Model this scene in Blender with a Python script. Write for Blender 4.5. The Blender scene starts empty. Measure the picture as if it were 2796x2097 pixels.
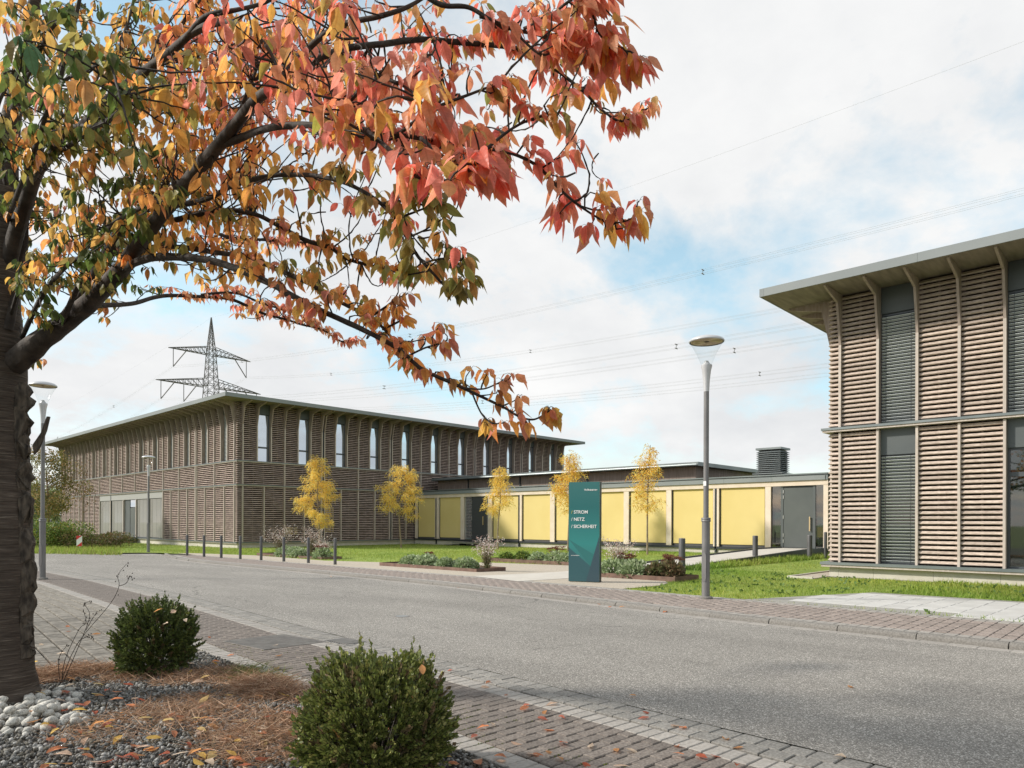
import bpy, math, random
import numpy as np
from mathutils import Vector, Matrix, noise as mnoise
R = random.Random(7)
NR = np.random.default_rng(11)
S = bpy.context.scene
COL = S.collection
# ------------------------------------------------------------------ camera, sky, sun, exposure
# world axes: +X runs along the shaded long face of the far building, +Y along the lit faces
F, CX, CY, HC = 1929.6, 1398.0, 1427.7, 1.5
ROLL = math.atan(13 / 3865)
_aU, _aV = math.atan(1827 / F), math.atan(2038 / F)
FWD = Vector((math.cos(_aU), math.cos(_aV), 0)).normalized()
RGT = Vector((FWD.y, -FWD.x, 0))
UPV = Vector((0, 0, 1))
_c, _s = math.cos(ROLL), math.sin(ROLL)
cam_d = bpy.data.cameras.new('camera')
cam_d.sensor_fit = 'HORIZONTAL'
cam_d.sensor_width = 36
cam_d.lens = F / 2796 * 36
cam_d.shift_y = (CY - 1048.5) / 2796
cam_d.clip_start, cam_d.clip_end = 0.1, 4000
cam = bpy.data.objects.new('camera', cam_d)
COL.objects.link(cam)
_x = RGT * _c + UPV * _s
_y = -RGT * _s + UPV * _c
cam.matrix_world = Matrix.Translation((0, 0, HC)) @ Matrix((_x, _y, -FWD)).transposed().to_4x4()
S.camera = cam

SUN = Vector((-1.05, 1.0, 0.955)).normalized()
W = bpy.data.worlds.new('World')
S.world = W
W.use_nodes = True
nt = W.node_tree
for n in list(nt.nodes):
    nt.nodes.remove(n)
def wn(t, **k):
    n = nt.nodes.new(t)
    for a, b in k.items():
        setattr(n, a, b)
    return n
w_out = wn('ShaderNodeOutputWorld')
w_sky = wn('ShaderNodeTexSky', sky_type='NISHITA', sun_disc=False)
w_sky.sun_elevation = math.asin(SUN.z)
w_sky.sun_rotation = math.atan2(SUN.x, SUN.y) % (2 * math.pi)
w_bg = wn('ShaderNodeBackground')
w_bg.inputs['Strength'].default_value = 0.15
w_hs = wn('ShaderNodeHueSaturation')
w_hs.inputs['Hue'].default_value = 0.465
w_hs.inputs['Saturation'].default_value = 1.15
w_hs.inputs['Value'].default_value = 1.25
nt.links.new(w_sky.outputs[0], w_hs.inputs['Color'])
nt.links.new(w_hs.outputs[0], w_bg.inputs[0])
w_tc = wn('ShaderNodeTexCoord')
w_sep = wn('ShaderNodeSeparateXYZ')
nt.links.new(w_tc.outputs['Generated'], w_sep.inputs[0])
w_add = wn('ShaderNodeMath', operation='ADD')
w_abs = wn('ShaderNodeMath', operation='ABSOLUTE')
nt.links.new(w_sep.outputs[2], w_abs.inputs[0])
nt.links.new(w_abs.outputs[0], w_add.inputs[0])
w_add.inputs[1].default_value = 0.42
w_dv = wn('ShaderNodeVectorMath', operation='DIVIDE')
w_cmb = wn('ShaderNodeCombineXYZ')
for i in range(3):
    nt.links.new(w_add.outputs[0], w_cmb.inputs[i])
nt.links.new(w_tc.outputs['Generated'], w_dv.inputs[0])
nt.links.new(w_cmb.outputs[0], w_dv.inputs[1])
w_map = wn('ShaderNodeMapping')
w_map.inputs['Location'].default_value = (2.86, 6.53, 1.85)
nt.links.new(w_dv.outputs[0], w_map.inputs[0])
w_n = wn('ShaderNodeTexNoise')
w_n.inputs['Scale'].default_value = 2.3
w_n.inputs['Detail'].default_value = 8
w_n.inputs['Roughness'].default_value = 0.6
w_n.inputs['Distortion'].default_value = 0.15
nt.links.new(w_map.outputs[0], w_n.inputs['Vector'])
w_r = wn('ShaderNodeValToRGB')
w_r.color_ramp.elements[0].position = 0.36
w_r.color_ramp.elements[0].color = (0.3, 0.3, 0.3, 1)
w_r.color_ramp.elements[1].position = 0.54
w_r.color_ramp.elements[1].color = (1, 1, 1, 1)
nt.links.new(w_n.outputs[0], w_r.inputs[0])
w_n2 = wn('ShaderNodeTexNoise')
w_n2.inputs['Scale'].default_value = 1.9
w_n2.inputs['Detail'].default_value = 8
w_n2.inputs['Roughness'].default_value = 0.6
nt.links.new(w_map.outputs[0], w_n2.inputs['Vector'])
w_r2 = wn('ShaderNodeValToRGB')
w_r2.color_ramp.elements[0].position = 0.3
w_r2.color_ramp.elements[0].color = (0.60, 0.615, 0.635, 1)
w_r2.color_ramp.elements[1].position = 0.7
w_r2.color_ramp.elements[1].color = (0.80, 0.80, 0.795, 1)
nt.links.new(w_n2.outputs[0], w_r2.inputs[0])
w_bg2 = wn('ShaderNodeBackground')
nt.links.new(w_r2.outputs[0], w_bg2.inputs[0])
w_mix = wn('ShaderNodeMixShader')
nt.links.new(w_r.outputs[0], w_mix.inputs[0])
nt.links.new(w_bg.outputs[0], w_mix.inputs[1])
nt.links.new(w_bg2.outputs[0], w_mix.inputs[2])
nt.links.new(w_mix.outputs[0], w_out.inputs[0])
sun_d = bpy.data.lights.new('sun', 'SUN')
sun_d.energy = 3.7
sun_d.angle = math.radians(4.0)
sun_d.color = (1.0, 0.94, 0.85)
sun = bpy.data.objects.new('sun', sun_d)
COL.objects.link(sun)
sun.rotation_euler = SUN.to_track_quat('Z', 'Y').to_euler()
S.view_settings.view_transform = 'Standard'
S.view_settings.look = 'None'
S.view_settings.exposure = 0.30
S.view_settings.gamma = 1
S.view_settings.use_curve_mapping = False
S.cycles.use_denoising = True
S.cycles.max_bounces = 8
S.cycles.transparent_max_bounces = 12
S.cycles.caustics_reflective = False
S.cycles.caustics_refractive = False

# ------------------------------------------------------------------ pixel -> direction helpers (distance always from ground, wall or known size)
def ray(u, v):
    a = (u - CX) / F
    b = -(v - CY) / F
    return FWD + RGT * (a * _c - b * _s) + UPV * (a * _s + b * _c)
def zroad(y):
    return 0.01 - 0.004 * max(-60.0, min(y, 90.0))
def zr(x, y):
    return zroad(y) + 0.07 * min(1.0, max(0.0, (17.0 - x) / 4.0))
def at(u, v, dep):
    return Vector((0, 0, HC)) + ray(u, v) * dep
def ground_at(u, v, dz=0.0):
    d = ray(u, v)
    t = (0.01 + dz - HC) / (d.z + 0.004 * d.y)
    return Vector((0, 0, HC)) + d * t
def wall_x(u, v, x):
    d = ray(u, v)
    return Vector((0, 0, HC)) + d * (x / d.x)
def lerp(a, b, t):
    return a + (b - a) * t
def interp(tab, y):
    if y <= tab[0][0]:
        return tab[0][1]
    for (a, xa), (b, xb) in zip(tab, tab[1:]):
        if y <= b:
            return lerp(xa, xb, (y - a) / (b - a))
    return tab[-1][1]

# ------------------------------------------------------------------ materials
MAT = {}
def mat(name, c1, c2=None, scale=4.0, detail=4, rough=0.7, bump=0.0, bscale=None, metal=0.0, spec=0.4, rand=0.0, stretch=(1, 1, 1), lo=0.35, hi=0.65, coord='Object', c3=None):
    m = bpy.data.materials.new(name)
    m.use_nodes = True
    t = m.node_tree
    b = t.nodes['Principled BSDF']
    b.inputs['Roughness'].default_value = rough
    b.inputs['Metallic'].default_value = metal
    b.inputs['Specular IOR Level'].default_value = spec
    tc = t.nodes.new('ShaderNodeTexCoord')
    mp = t.nodes.new('ShaderNodeMapping')
    mp.inputs['Scale'].default_value = stretch
    t.links.new(tc.outputs[coord], mp.inputs[0])
    oi = t.nodes.new('ShaderNodeObjectInfo')
    ml = t.nodes.new('ShaderNodeMath')
    ml.operation = 'MULTIPLY'
    ml.inputs[1].default_value = 37.0
    t.links.new(oi.outputs['Random'], ml.inputs[0])
    cb = t.nodes.new('ShaderNodeCombineXYZ')
    for i in range(3):
        t.links.new(ml.outputs[0], cb.inputs[i])
    t.links.new(cb.outputs[0], mp.inputs['Location'])
    col = None
    if c2 is not None:
        n = t.nodes.new('ShaderNodeTexNoise')
        n.inputs['Scale'].default_value = scale
        n.inputs['Detail'].default_value = detail
        t.links.new(mp.outputs[0], n.inputs['Vector'])
        r = t.nodes.new('ShaderNodeValToRGB')
        r.color_ramp.elements[0].position = lo
        r.color_ramp.elements[0].color = (*c1, 1)
        r.color_ramp.elements[1].position = hi
        r.color_ramp.elements[1].color = (*c2, 1)
        if c3 is not None:
            e = r.color_ramp.elements.new(min(0.99, hi + 0.1))
            e.color = (*c3, 1)
        t.links.new(n.outputs[0], r.inputs[0])
        col = r.outputs[0]
    else:
        b.inputs['Base Color'].default_value = (*c1, 1)
    if rand:
        hs = t.nodes.new('ShaderNodeHueSaturation')
        mr = t.nodes.new('ShaderNodeMapRange')
        mr.inputs['To Min'].default_value = 1 - rand
        mr.inputs['To Max'].default_value = 1 + rand
        t.links.new(oi.outputs['Random'], mr.inputs[0])
        t.links.new(mr.outputs[0], hs.inputs['Value'])
        if col is None:
            hs.inputs['Color'].default_value = (*c1, 1)
        else:
            t.links.new(col, hs.inputs['Color'])
        col = hs.outputs[0]
    if col is not None:
        t.links.new(col, b.inputs['Base Color'])
    if bump:
        n2 = t.nodes.new('ShaderNodeTexNoise')
        n2.inputs['Scale'].default_value = bscale or scale * 4
        n2.inputs['Detail'].default_value = 5
        t.links.new(mp.outputs[0], n2.inputs['Vector'])
        bp = t.nodes.new('ShaderNodeBump')
        bp.inputs['Strength'].default_value = bump
        bp.inputs['Distance'].default_value = 0.01
        t.links.new(n2.outputs[0], bp.inputs['Height'])
        t.links.new(bp.outputs[0], b.inputs['Normal'])
    MAT[name] = m
    return m
def leafmat(name, trans=0.45, rough=0.5, veins=False, base=None, attr='col', spec=0.3):
    m = bpy.data.materials.new(name)
    m.use_nodes = True
    t = m.node_tree
    b = t.nodes['Principled BSDF']
    b.inputs['Roughness'].default_value = rough
    b.inputs['Specular IOR Level'].default_value = spec
    out = t.nodes['Material Output']
    if base is None:
        a = t.nodes.new('ShaderNodeVertexColor')
        a.layer_name = attr
        col = a.outputs[0]
    else:
        rg = t.nodes.new('ShaderNodeRGB')
        rg.outputs[0].default_value = (*base, 1)
        col = rg.outputs[0]
    if veins:
        uv = t.nodes.new('ShaderNodeTexCoord')
        sp = t.nodes.new('ShaderNodeSeparateXYZ')
        t.links.new(uv.outputs['UV'], sp.inputs[0])
        def mth(op, a, bb):
            q = t.nodes.new('ShaderNodeMath')
            q.operation = op
            for i, z in enumerate((a, bb)):
                if z is None:
                    continue
                if isinstance(z, float):
                    q.inputs[i].default_value = z
                else:
                    t.links.new(z, q.inputs[i])
            return q.outputs[0]
        ab = mth('ABSOLUTE', sp.outputs[0], None)
        ph = mth('ADD', mth('MULTIPLY', sp.outputs[1], 52.0), mth('MULTIPLY', ab, -38.0))
        vein = mth('POWER', mth('ADD', mth('MULTIPLY', mth('SINE', ph, None), 0.5), 0.5), 5.0)
        rib = mth('LESS_THAN', ab, 0.022)
        vv = mth('MAXIMUM', mth('MULTIPLY', vein, 0.55), rib)
        mx = t.nodes.new('ShaderNodeMix')
        mx.data_type = 'RGBA'
        mx.blend_type = 'MULTIPLY'
        t.links.new(vv, mx.inputs[0])
        t.links.new(col, mx.inputs[6])
        mx.inputs[7].default_value = (0.9, 0.82, 0.76, 1)
        # blotches of older colour
        tc = t.nodes.new('ShaderNodeTexNoise')
        tc.inputs['Scale'].default_value = 30
        geo = t.nodes.new('ShaderNodeNewGeometry')
        t.links.new(geo.outputs['Position'], tc.inputs['Vector'])
        hs = t.nodes.new('ShaderNodeHueSaturation')
        mr = t.nodes.new('ShaderNodeMapRange')
        mr.inputs['From Min'].default_value = 0.3
        mr.inputs['From Max'].default_value = 0.7
        mr.inputs['To Min'].default_value = 0.85
        mr.inputs['To Max'].default_value = 1.2
        t.links.new(tc.outputs[0], mr.inputs[0])
        t.links.new(mr.outputs[0], hs.inputs['Value'])
        t.links.new(mx.outputs[2], hs.inputs['Color'])
        sp2 = t.nodes.new('ShaderNodeTexNoise')
        sp2.inputs['Scale'].default_value = 140
        sp2.inputs['Detail'].default_value = 3
        t.links.new(geo.outputs['Position'], sp2.inputs['Vector'])
        msk = mth('MULTIPLY', mth('GREATER_THAN', sp2.outputs[0], 0.71), 0.5)
        mx2 = t.nodes.new('ShaderNodeMix')
        mx2.data_type = 'RGBA'
        t.links.new(msk, mx2.inputs[0])
        t.links.new(hs.outputs[0], mx2.inputs[6])
        mx2.inputs[7].default_value = (0.16, 0.07, 0.035, 1)
        col = mx2.outputs[2]
        bp = t.nodes.new('ShaderNodeBump')
        bp.inputs['Strength'].default_value = 0.5
        bp.inputs['Distance'].default_value = 0.002
        t.links.new(vv, bp.inputs['Height'])
        bp.invert = True
        t.links.new(bp.outputs[0], b.inputs['Normal'])
    t.links.new(col, b.inputs['Base Color'])
    if trans:
        tr = t.nodes.new('ShaderNodeBsdfTranslucent')
        t.links.new(col, tr.inputs[0])
        ms = t.nodes.new('ShaderNodeMixShader')
        ms.inputs[0].default_value = trans
        t.links.new(b.outputs[0], ms.inputs[1])
        t.links.new(tr.outputs[0], ms.inputs[2])
        t.links.new(ms.outputs[0], out.inputs[0])
    MAT[name] = m
    return m

# wood
mat('slat_wood', (0.36, 0.285, 0.235), (0.54, 0.45, 0.38), scale=3.0, rough=0.75, rand=0.14, stretch=(3, 3, 14), bump=0.15, bscale=20)
mat('slat_shaded', (0.27, 0.205, 0.172), (0.44, 0.345, 0.295), scale=1.2, rough=0.8, stretch=(2, 2, 8), bump=0.1)  # same timber as the near slats, with far-wall shade put into its colour
mat('post_wood', (0.45, 0.385, 0.335), (0.53, 0.465, 0.41), scale=3.0, rough=0.75, rand=0.05, stretch=(6, 6, 1), bump=0.1)
mat('bracket_wood', (0.29, 0.23, 0.19), (0.38, 0.31, 0.265), scale=3.0, rough=0.7, rand=0.07, stretch=(5, 5, 1), bump=0.1)
mat('plywood', (0.17, 0.14, 0.11), (0.25, 0.21, 0.165), scale=1.2, rough=0.7, stretch=(1, 6, 1), bump=0.05)
mat('dark_wood', (0.20, 0.155, 0.13), (0.31, 0.25, 0.21), scale=2.0, rough=0.8, stretch=(9, 9, 0.6), bump=0.2)
mat('backing', (0.012, 0.009, 0.008), rough=0.9)
mat('batten', (0.13, 0.10, 0.085), rough=0.8, rand=0.1)
mat('beam_wood', (0.66, 0.55, 0.44), (0.72, 0.62, 0.51), scale=2.0, rough=0.65, bump=0.05, rand=0.03)
# metals
mat('fascia_metal', (0.205, 0.225, 0.23), (0.235, 0.255, 0.255), scale=0.6, rough=0.6, metal=0.0, rand=0.02)
mat('flashing', (0.17, 0.195, 0.20), (0.23, 0.255, 0.255), scale=1.0, rough=0.4, metal=0.4)
mat('dark_metal', (0.045, 0.05, 0.055), rough=0.45, metal=0.3)
mat('frame_metal', (0.09, 0.10, 0.11), rough=0.42, metal=0.3)
mat('panel_metal', (0.085, 0.097, 0.10), (0.105, 0.117, 0.118), scale=0.7, rough=0.5, metal=0.2)
mat('door_metal', (0.085, 0.096, 0.094), (0.105, 0.116, 0.112), scale=0.7, rough=0.5, metal=0.1)
mat('door_dark', (0.055, 0.058, 0.062), rough=0.5)
mat('blind_metal', (0.52, 0.55, 0.54), rough=0.4, metal=0.3, rand=0.05)
mat('blind_light', (0.28, 0.27, 0.25), rough=0.5, metal=0.15)
mat('spandrel', (0.34, 0.34, 0.325), rough=0.5, metal=0.1)
mat('lamp_grey', (0.17, 0.165, 0.165), (0.21, 0.205, 0.20), scale=2.5, rough=0.5, metal=0.25, bump=0.03)
mat('lamp_light', (0.52, 0.52, 0.53), rough=0.4, metal=0.2)
mat('lamp_reflector', (0.62, 0.50, 0.33), rough=0.3, metal=0.5)
mat('bollard_grey', (0.085, 0.085, 0.088), (0.11, 0.11, 0.112), scale=3, rough=0.5, metal=0.3)
mat('corten', (0.13, 0.08, 0.062), (0.20, 0.125, 0.095), scale=5, rough=0.85, bump=0.15)
mat('steel', (0.45, 0.45, 0.44), rough=0.35, metal=0.8)
mat('brass', (0.62, 0.47, 0.27), rough=0.35, metal=0.4)
mat('pylon_steel', (0.17, 0.16, 0.155), rough=0.6, metal=0.2)
mat('cable', (0.45, 0.45, 0.45), rough=0.5)
mat('grate_iron', (0.24, 0.225, 0.21), (0.33, 0.31, 0.285), scale=8, rough=0.55, metal=0.4)
mat('yellow_screen', (0.66, 0.52, 0.205), (0.70, 0.56, 0.235), scale=0.5, rough=0.75)
mat('interior', (0.10, 0.10, 0.10), rough=0.8)
mat('green_board', (0.20, 0.26, 0.20), rough=0.7)
mat('orange_board', (0.5, 0.28, 0.05), rough=0.6)
mat('white_paint', (0.72, 0.71, 0.70), rough=0.55)
mat('red_paint', (0.55, 0.03, 0.025), rough=0.45)
mat('sticker', (0.75, 0.75, 0.74), rough=0.5)
# coated glass that mirrors the sky
def glassmat(name, refl, tint):
    m = bpy.data.materials.new(name)
    m.use_nodes = True
    b = m.node_tree.nodes['Principled BSDF']
    b.inputs['Base Color'].default_value = (*tint, 1)
    b.inputs['Roughness'].default_value = 0.03
    b.inputs['Metallic'].default_value = refl
    MAT[name] = m
glassmat('sky_glass', 0.9, (0.62, 0.68, 0.74))
glassmat('dark_glass', 0.15, (0.03, 0.035, 0.04))
def clearglass(name, refl=0.08, tint=(0.93, 0.95, 0.95), top=0.9):
    m = bpy.data.materials.new(name)
    m.use_nodes = True
    t = m.node_tree
    t.nodes.remove(t.nodes['Principled BSDF'])
    tr = t.nodes.new('ShaderNodeBsdfTransparent')
    tr.inputs[0].default_value = (*tint, 1)
    gl = t.nodes.new('ShaderNodeBsdfGlossy')
    gl.inputs['Roughness'].default_value = 0.02
    lw = t.nodes.new('ShaderNodeLayerWeight')
    lw.inputs[0].default_value = 0.12
    mr = t.nodes.new('ShaderNodeMapRange')
    mr.inputs['To Min'].default_value = refl
    mr.inputs['To Max'].default_value = top
    t.links.new(lw.outputs['Facing'], mr.inputs[0])
    ms = t.nodes.new('ShaderNodeMixShader')
    t.links.new(mr.outputs[0], ms.inputs[0])
    t.links.new(tr.outputs[0], ms.inputs[1])
    t.links.new(gl.outputs[0], ms.inputs[2])
    t.links.new(ms.outputs[0], t.nodes['Material Output'].inputs[0])
    MAT[name] = m
clearglass('lamp_glass', 0.01, (0.97, 0.98, 0.98), 0.3)
clearglass('door_glass', 0.14, (0.62, 0.66, 0.64))
# mineral
mat('plinth_concrete', (0.50, 0.465, 0.40), (0.58, 0.545, 0.48), scale=2.5, detail=7, rough=0.85, bump=0.1)
mat('path_concrete', (0.50, 0.465, 0.41), (0.56, 0.525, 0.47), scale=1.5, detail=6, rough=0.85)
mat('court_slab', (0.47, 0.46, 0.435), (0.55, 0.54, 0.515), scale=2.0, detail=5, rough=0.85, rand=0.035)
mat('court_joint', (0.30, 0.29, 0.26), rough=0.9)
mat('kerb_concrete', (0.15, 0.14, 0.125), (0.235, 0.22, 0.20), scale=45, detail=6, rough=0.85, bump=0.35, bscale=120, rand=0.06)
mat('paver_grey', (0.17, 0.16, 0.145), (0.30, 0.285, 0.26), scale=55, detail=6, rough=0.85, bump=0.4, bscale=120, rand=0.13)
mat('paver_red', (0.12, 0.10, 0.087), (0.225, 0.195, 0.17), scale=55, detail=6, rough=0.85, bump=0.4, bscale=120, rand=0.16)
mat('paver_park', (0.125, 0.112, 0.092), (0.235, 0.215, 0.185), scale=14, detail=8, rough=0.9, bump=0.3, bscale=90, rand=0.2)
mat('paver_border', (0.27, 0.25, 0.225), (0.36, 0.335, 0.305), scale=40, detail=6, rough=0.85, bump=0.3, bscale=100, rand=0.08)
mat('paver_rose', (0.21, 0.172, 0.15), (0.32, 0.27, 0.24), scale=35, detail=6, rough=0.85, bump=0.3, bscale=90, rand=0.13)
mat('joint_sand', (0.055, 0.05, 0.04), (0.10, 0.095, 0.07), scale=6, rough=0.95)
mat('court_gravel', (0.33, 0.285, 0.225), (0.54, 0.475, 0.39), scale=28, detail=9, rough=0.95, bump=0.5, bscale=90, lo=0.3, hi=0.7)
mat('bed_soil', (0.05, 0.042, 0.034), (0.12, 0.105, 0.085), scale=20, detail=6, rough=0.95)
mat('soil', (0.06, 0.042, 0.03), (0.10, 0.075, 0.055), scale=12, rough=0.95)
mat('lawn_green', (0.16, 0.23, 0.03), (0.27, 0.34, 0.06), scale=1.6, detail=7, rough=0.9, bump=0.4, bscale=60)
mat('meadow', (0.10, 0.13, 0.03), (0.17, 0.19, 0.06), scale=0.15, detail=7, rough=0.95)
mat('grey_gravel', (0.22, 0.21, 0.20), (0.42, 0.41, 0.39), scale=40, rough=0.9, rand=0.2)
mat('white_stone', (0.20, 0.185, 0.15), (0.55, 0.535, 0.49), scale=11, detail=7, rough=0.7, rand=0.12, lo=0.3, hi=0.55, bump=0.2, bscale=25)
# asphalt with exposed pale aggregate
def asphalt():
    m = bpy.data.materials.new('asphalt')
    m.use_nodes = True
    t = m.node_tree
    b = t.nodes['Principled BSDF']
    b.inputs['Roughness'].default_value = 0.82
    b.inputs['Specular IOR Level'].default_value = 0.35
    tc = t.nodes.new('ShaderNodeTexCoord')
    vo = t.nodes.new('ShaderNodeTexVoronoi')
    vo.inputs['Scale'].default_value = 115
    t.links.new(tc.outputs['Object'], vo.inputs['Vector'])
    wn_ = t.nodes.new('ShaderNodeTexWhiteNoise')
    t.links.new(vo.outputs['Position'], wn_.inputs['Vector'])
    r = t.nodes.new('ShaderNodeValToRGB')
    e = r.color_ramp.elements
    e[0].position, e[0].color = 0.0, (0.13, 0.121, 0.108, 1)
    e[1].position, e[1].color = 1.0, (0.56, 0.53, 0.485, 1)
    q = e.new(0.45); q.color = (0.20, 0.187, 0.168, 1)
    q = e.new(0.8); q.color = (0.30, 0.282, 0.255, 1)
    t.links.new(wn_.outputs['Value'], r.inputs[0])
    n = t.nodes.new('ShaderNodeTexNoise')
    n.inputs['Scale'].default_value = 0.55
    n.inputs['Detail'].default_value = 6
    n.inputs['Roughness'].default_value = 0.55
    mp = t.nodes.new('ShaderNodeMapping')
    mp.inputs['Scale'].default_value = (1.6, 0.5, 1)
    t.links.new(tc.outputs['Object'], mp.inputs[0])
    t.links.new(mp.outputs[0], n.inputs['Vector'])
    mr = t.nodes.new('ShaderNodeMapRange')
    mr.inputs['From Min'].default_value = 0.3
    mr.inputs['From Max'].default_value = 0.7
    mr.inputs['To Min'].default_value = 0.86
    mr.inputs['To Max'].default_value = 1.14
    t.links.new(n.outputs[0], mr.inputs[0])
    def mm(op, a, bb=None):
        q_ = t.nodes.new('ShaderNodeMath')
        q_.operation = op
        for i_, z_ in enumerate((a, bb)):
            if z_ is None:
                continue
            if isinstance(z_, (int, float)):
                q_.inputs[i_].default_value = z_
            else:
                t.links.new(z_, q_.inputs[i_])
        return q_.outputs[0]
    wob = t.nodes.new('ShaderNodeTexNoise')
    wob.inputs['Scale'].default_value = 3.0
    wob.inputs['Detail'].default_value = 5
    t.links.new(tc.outputs['Object'], wob.inputs['Vector'])
    va = t.nodes.new('ShaderNodeVectorMath')
    va.operation = 'MULTIPLY_ADD'
    va.inputs[1].default_value = (0.5, 0.5, 0.0)
    t.links.new(wob.outputs['Color'], va.inputs[0])
    t.links.new(tc.outputs['Object'], va.inputs[2])
    vc = t.nodes.new('ShaderNodeTexVoronoi')
    vc.feature = 'DISTANCE_TO_EDGE'
    vc.inputs['Scale'].default_value = 0.30
    t.links.new(va.outputs[0], vc.inputs['Vector'])
    nm_ = t.nodes.new('ShaderNodeTexNoise')
    nm_.inputs['Scale'].default_value = 0.35
    t.links.new(tc.outputs['Object'], nm_.inputs['Vector'])
    crack = mm('MULTIPLY', mm('LESS_THAN', vc.outputs['Distance'], 0.0035), mm('GREATER_THAN', nm_.outputs[0], 0.54))
    st2 = t.nodes.new('ShaderNodeTexNoise')
    st2.inputs['Scale'].default_value = 1.7
    st2.inputs['Detail'].default_value = 7
    t.links.new(tc.outputs['Object'], st2.inputs['Vector'])
    stain = mm('MULTIPLY', mm('GREATER_THAN', st2.outputs[0], 0.66), 0.10)
    val = mm('MULTIPLY', mr.outputs[0], mm('SUBTRACT', 1.0, mm('ADD', mm('MULTIPLY', crack, 0.35), stain)))
    hs = t.nodes.new('ShaderNodeHueSaturation')
    t.links.new(r.outputs[0], hs.inputs['Color'])
    t.links.new(val, hs.inputs['Value'])
    t.links.new(hs.outputs[0], b.inputs['Base Color'])
    bp = t.nodes.new('ShaderNodeBump')
    bp.inputs['Strength'].default_value = 0.55
    bp.inputs['Distance'].default_value = 0.006
    t.links.new(vo.outputs['Distance'], bp.inputs['Height'])
    bp.invert = True
    t.links.new(bp.outputs[0], b.inputs['Normal'])
    MAT['asphalt'] = m
asphalt()
# bark of a cherry: dark, with pale horizontal lenticels
def barkmat():
    m = bpy.data.materials.new('cherry_bark')
    m.use_nodes = True
    t = m.node_tree
    b = t.nodes['Principled BSDF']
    b.inputs['Roughness'].default_value = 0.75
    b.inputs['Specular IOR Level'].default_value = 0.25
    tc = t.nodes.new('ShaderNodeTexCoord')
    mp = t.nodes.new('ShaderNodeMapping')
    mp.inputs['Scale'].default_value = (3, 3, 42)
    t.links.new(tc.outputs['Object'], mp.inputs[0])
    n = t.nodes.new('ShaderNodeTexNoise')
    n.inputs['Scale'].default_value = 2.2
    n.inputs['Detail'].default_value = 6
    t.links.new(mp.outputs[0], n.inputs['Vector'])
    r = t.nodes.new('ShaderNodeValToRGB')
    e = r.color_ramp.elements
    e[0].position, e[0].color = 0.32, (0.048, 0.036, 0.028, 1)
    e[1].position, e[1].color = 0.62, (0.10, 0.078, 0.062, 1)
    q = e.new(0.72); q.color = (0.185, 0.155, 0.125, 1)
    t.links.new(n.outputs[0], r.inputs[0])
    n2 = t.nodes.new('ShaderNodeTexNoise')
    n2.inputs['Scale'].default_value = 3
    t.links.new(tc.outputs['Object'], n2.inputs['Vector'])
    hs = t.nodes.new('ShaderNodeHueSaturation')
    mr = t.nodes.new('ShaderNodeMapRange')
    mr.inputs['To Min'].default_value = 0.6
    mr.inputs['To Max'].default_value = 1.4
    t.links.new(n2.outputs[0], mr.inputs[0])
    t.links.new(mr.outputs[0], hs.inputs['Value'])
    t.links.new(r.outputs[0], hs.inputs['Color'])
    t.links.new(hs.outputs[0], b.inputs['Base Color'])
    bp = t.nodes.new('ShaderNodeBump')
    bp.inputs['Strength'].default_value = 0.9
    bp.inputs['Distance'].default_value = 0.012
    t.links.new(n.outputs[0], bp.inputs['Height'])
    t.links.new(bp.outputs[0], b.inputs['Normal'])
    MAT['cherry_bark'] = m
barkmat()
mat('twig_bark', (0.02, 0.015, 0.012), (0.055, 0.042, 0.033), scale=30, rough=0.8, bump=0.3)
mat('limb_bark', (0.028, 0.021, 0.017), (0.075, 0.058, 0.047), scale=9, detail=7, rough=0.8, bump=0.8, bscale=28)
mat('flap_bark', (0.035, 0.028, 0.022), (0.13, 0.105, 0.08), scale=14, rough=0.9, bump=0.7, bscale=40, stretch=(2, 2, 0.6))
mat('young_bark', (0.20, 0.15, 0.10), (0.30, 0.24, 0.17), scale=10, rough=0.85, bump=0.2)
leafmat('cherry_leaf', 0.62, 0.4, veins=True, spec=0.4)
leafmat('yellow_leaf', 0.5, 0.6)
leafmat('box_leaf', 0.2, 0.42, spec=0.45)
leafmat('plant_leaf', 0.3, 0.55)
leafmat('grass_blade', 0.4, 0.6)
leafmat('dry_blade', 0.25, 0.8)
leafmat('stone_chip', 0.0, 0.9)

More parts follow.
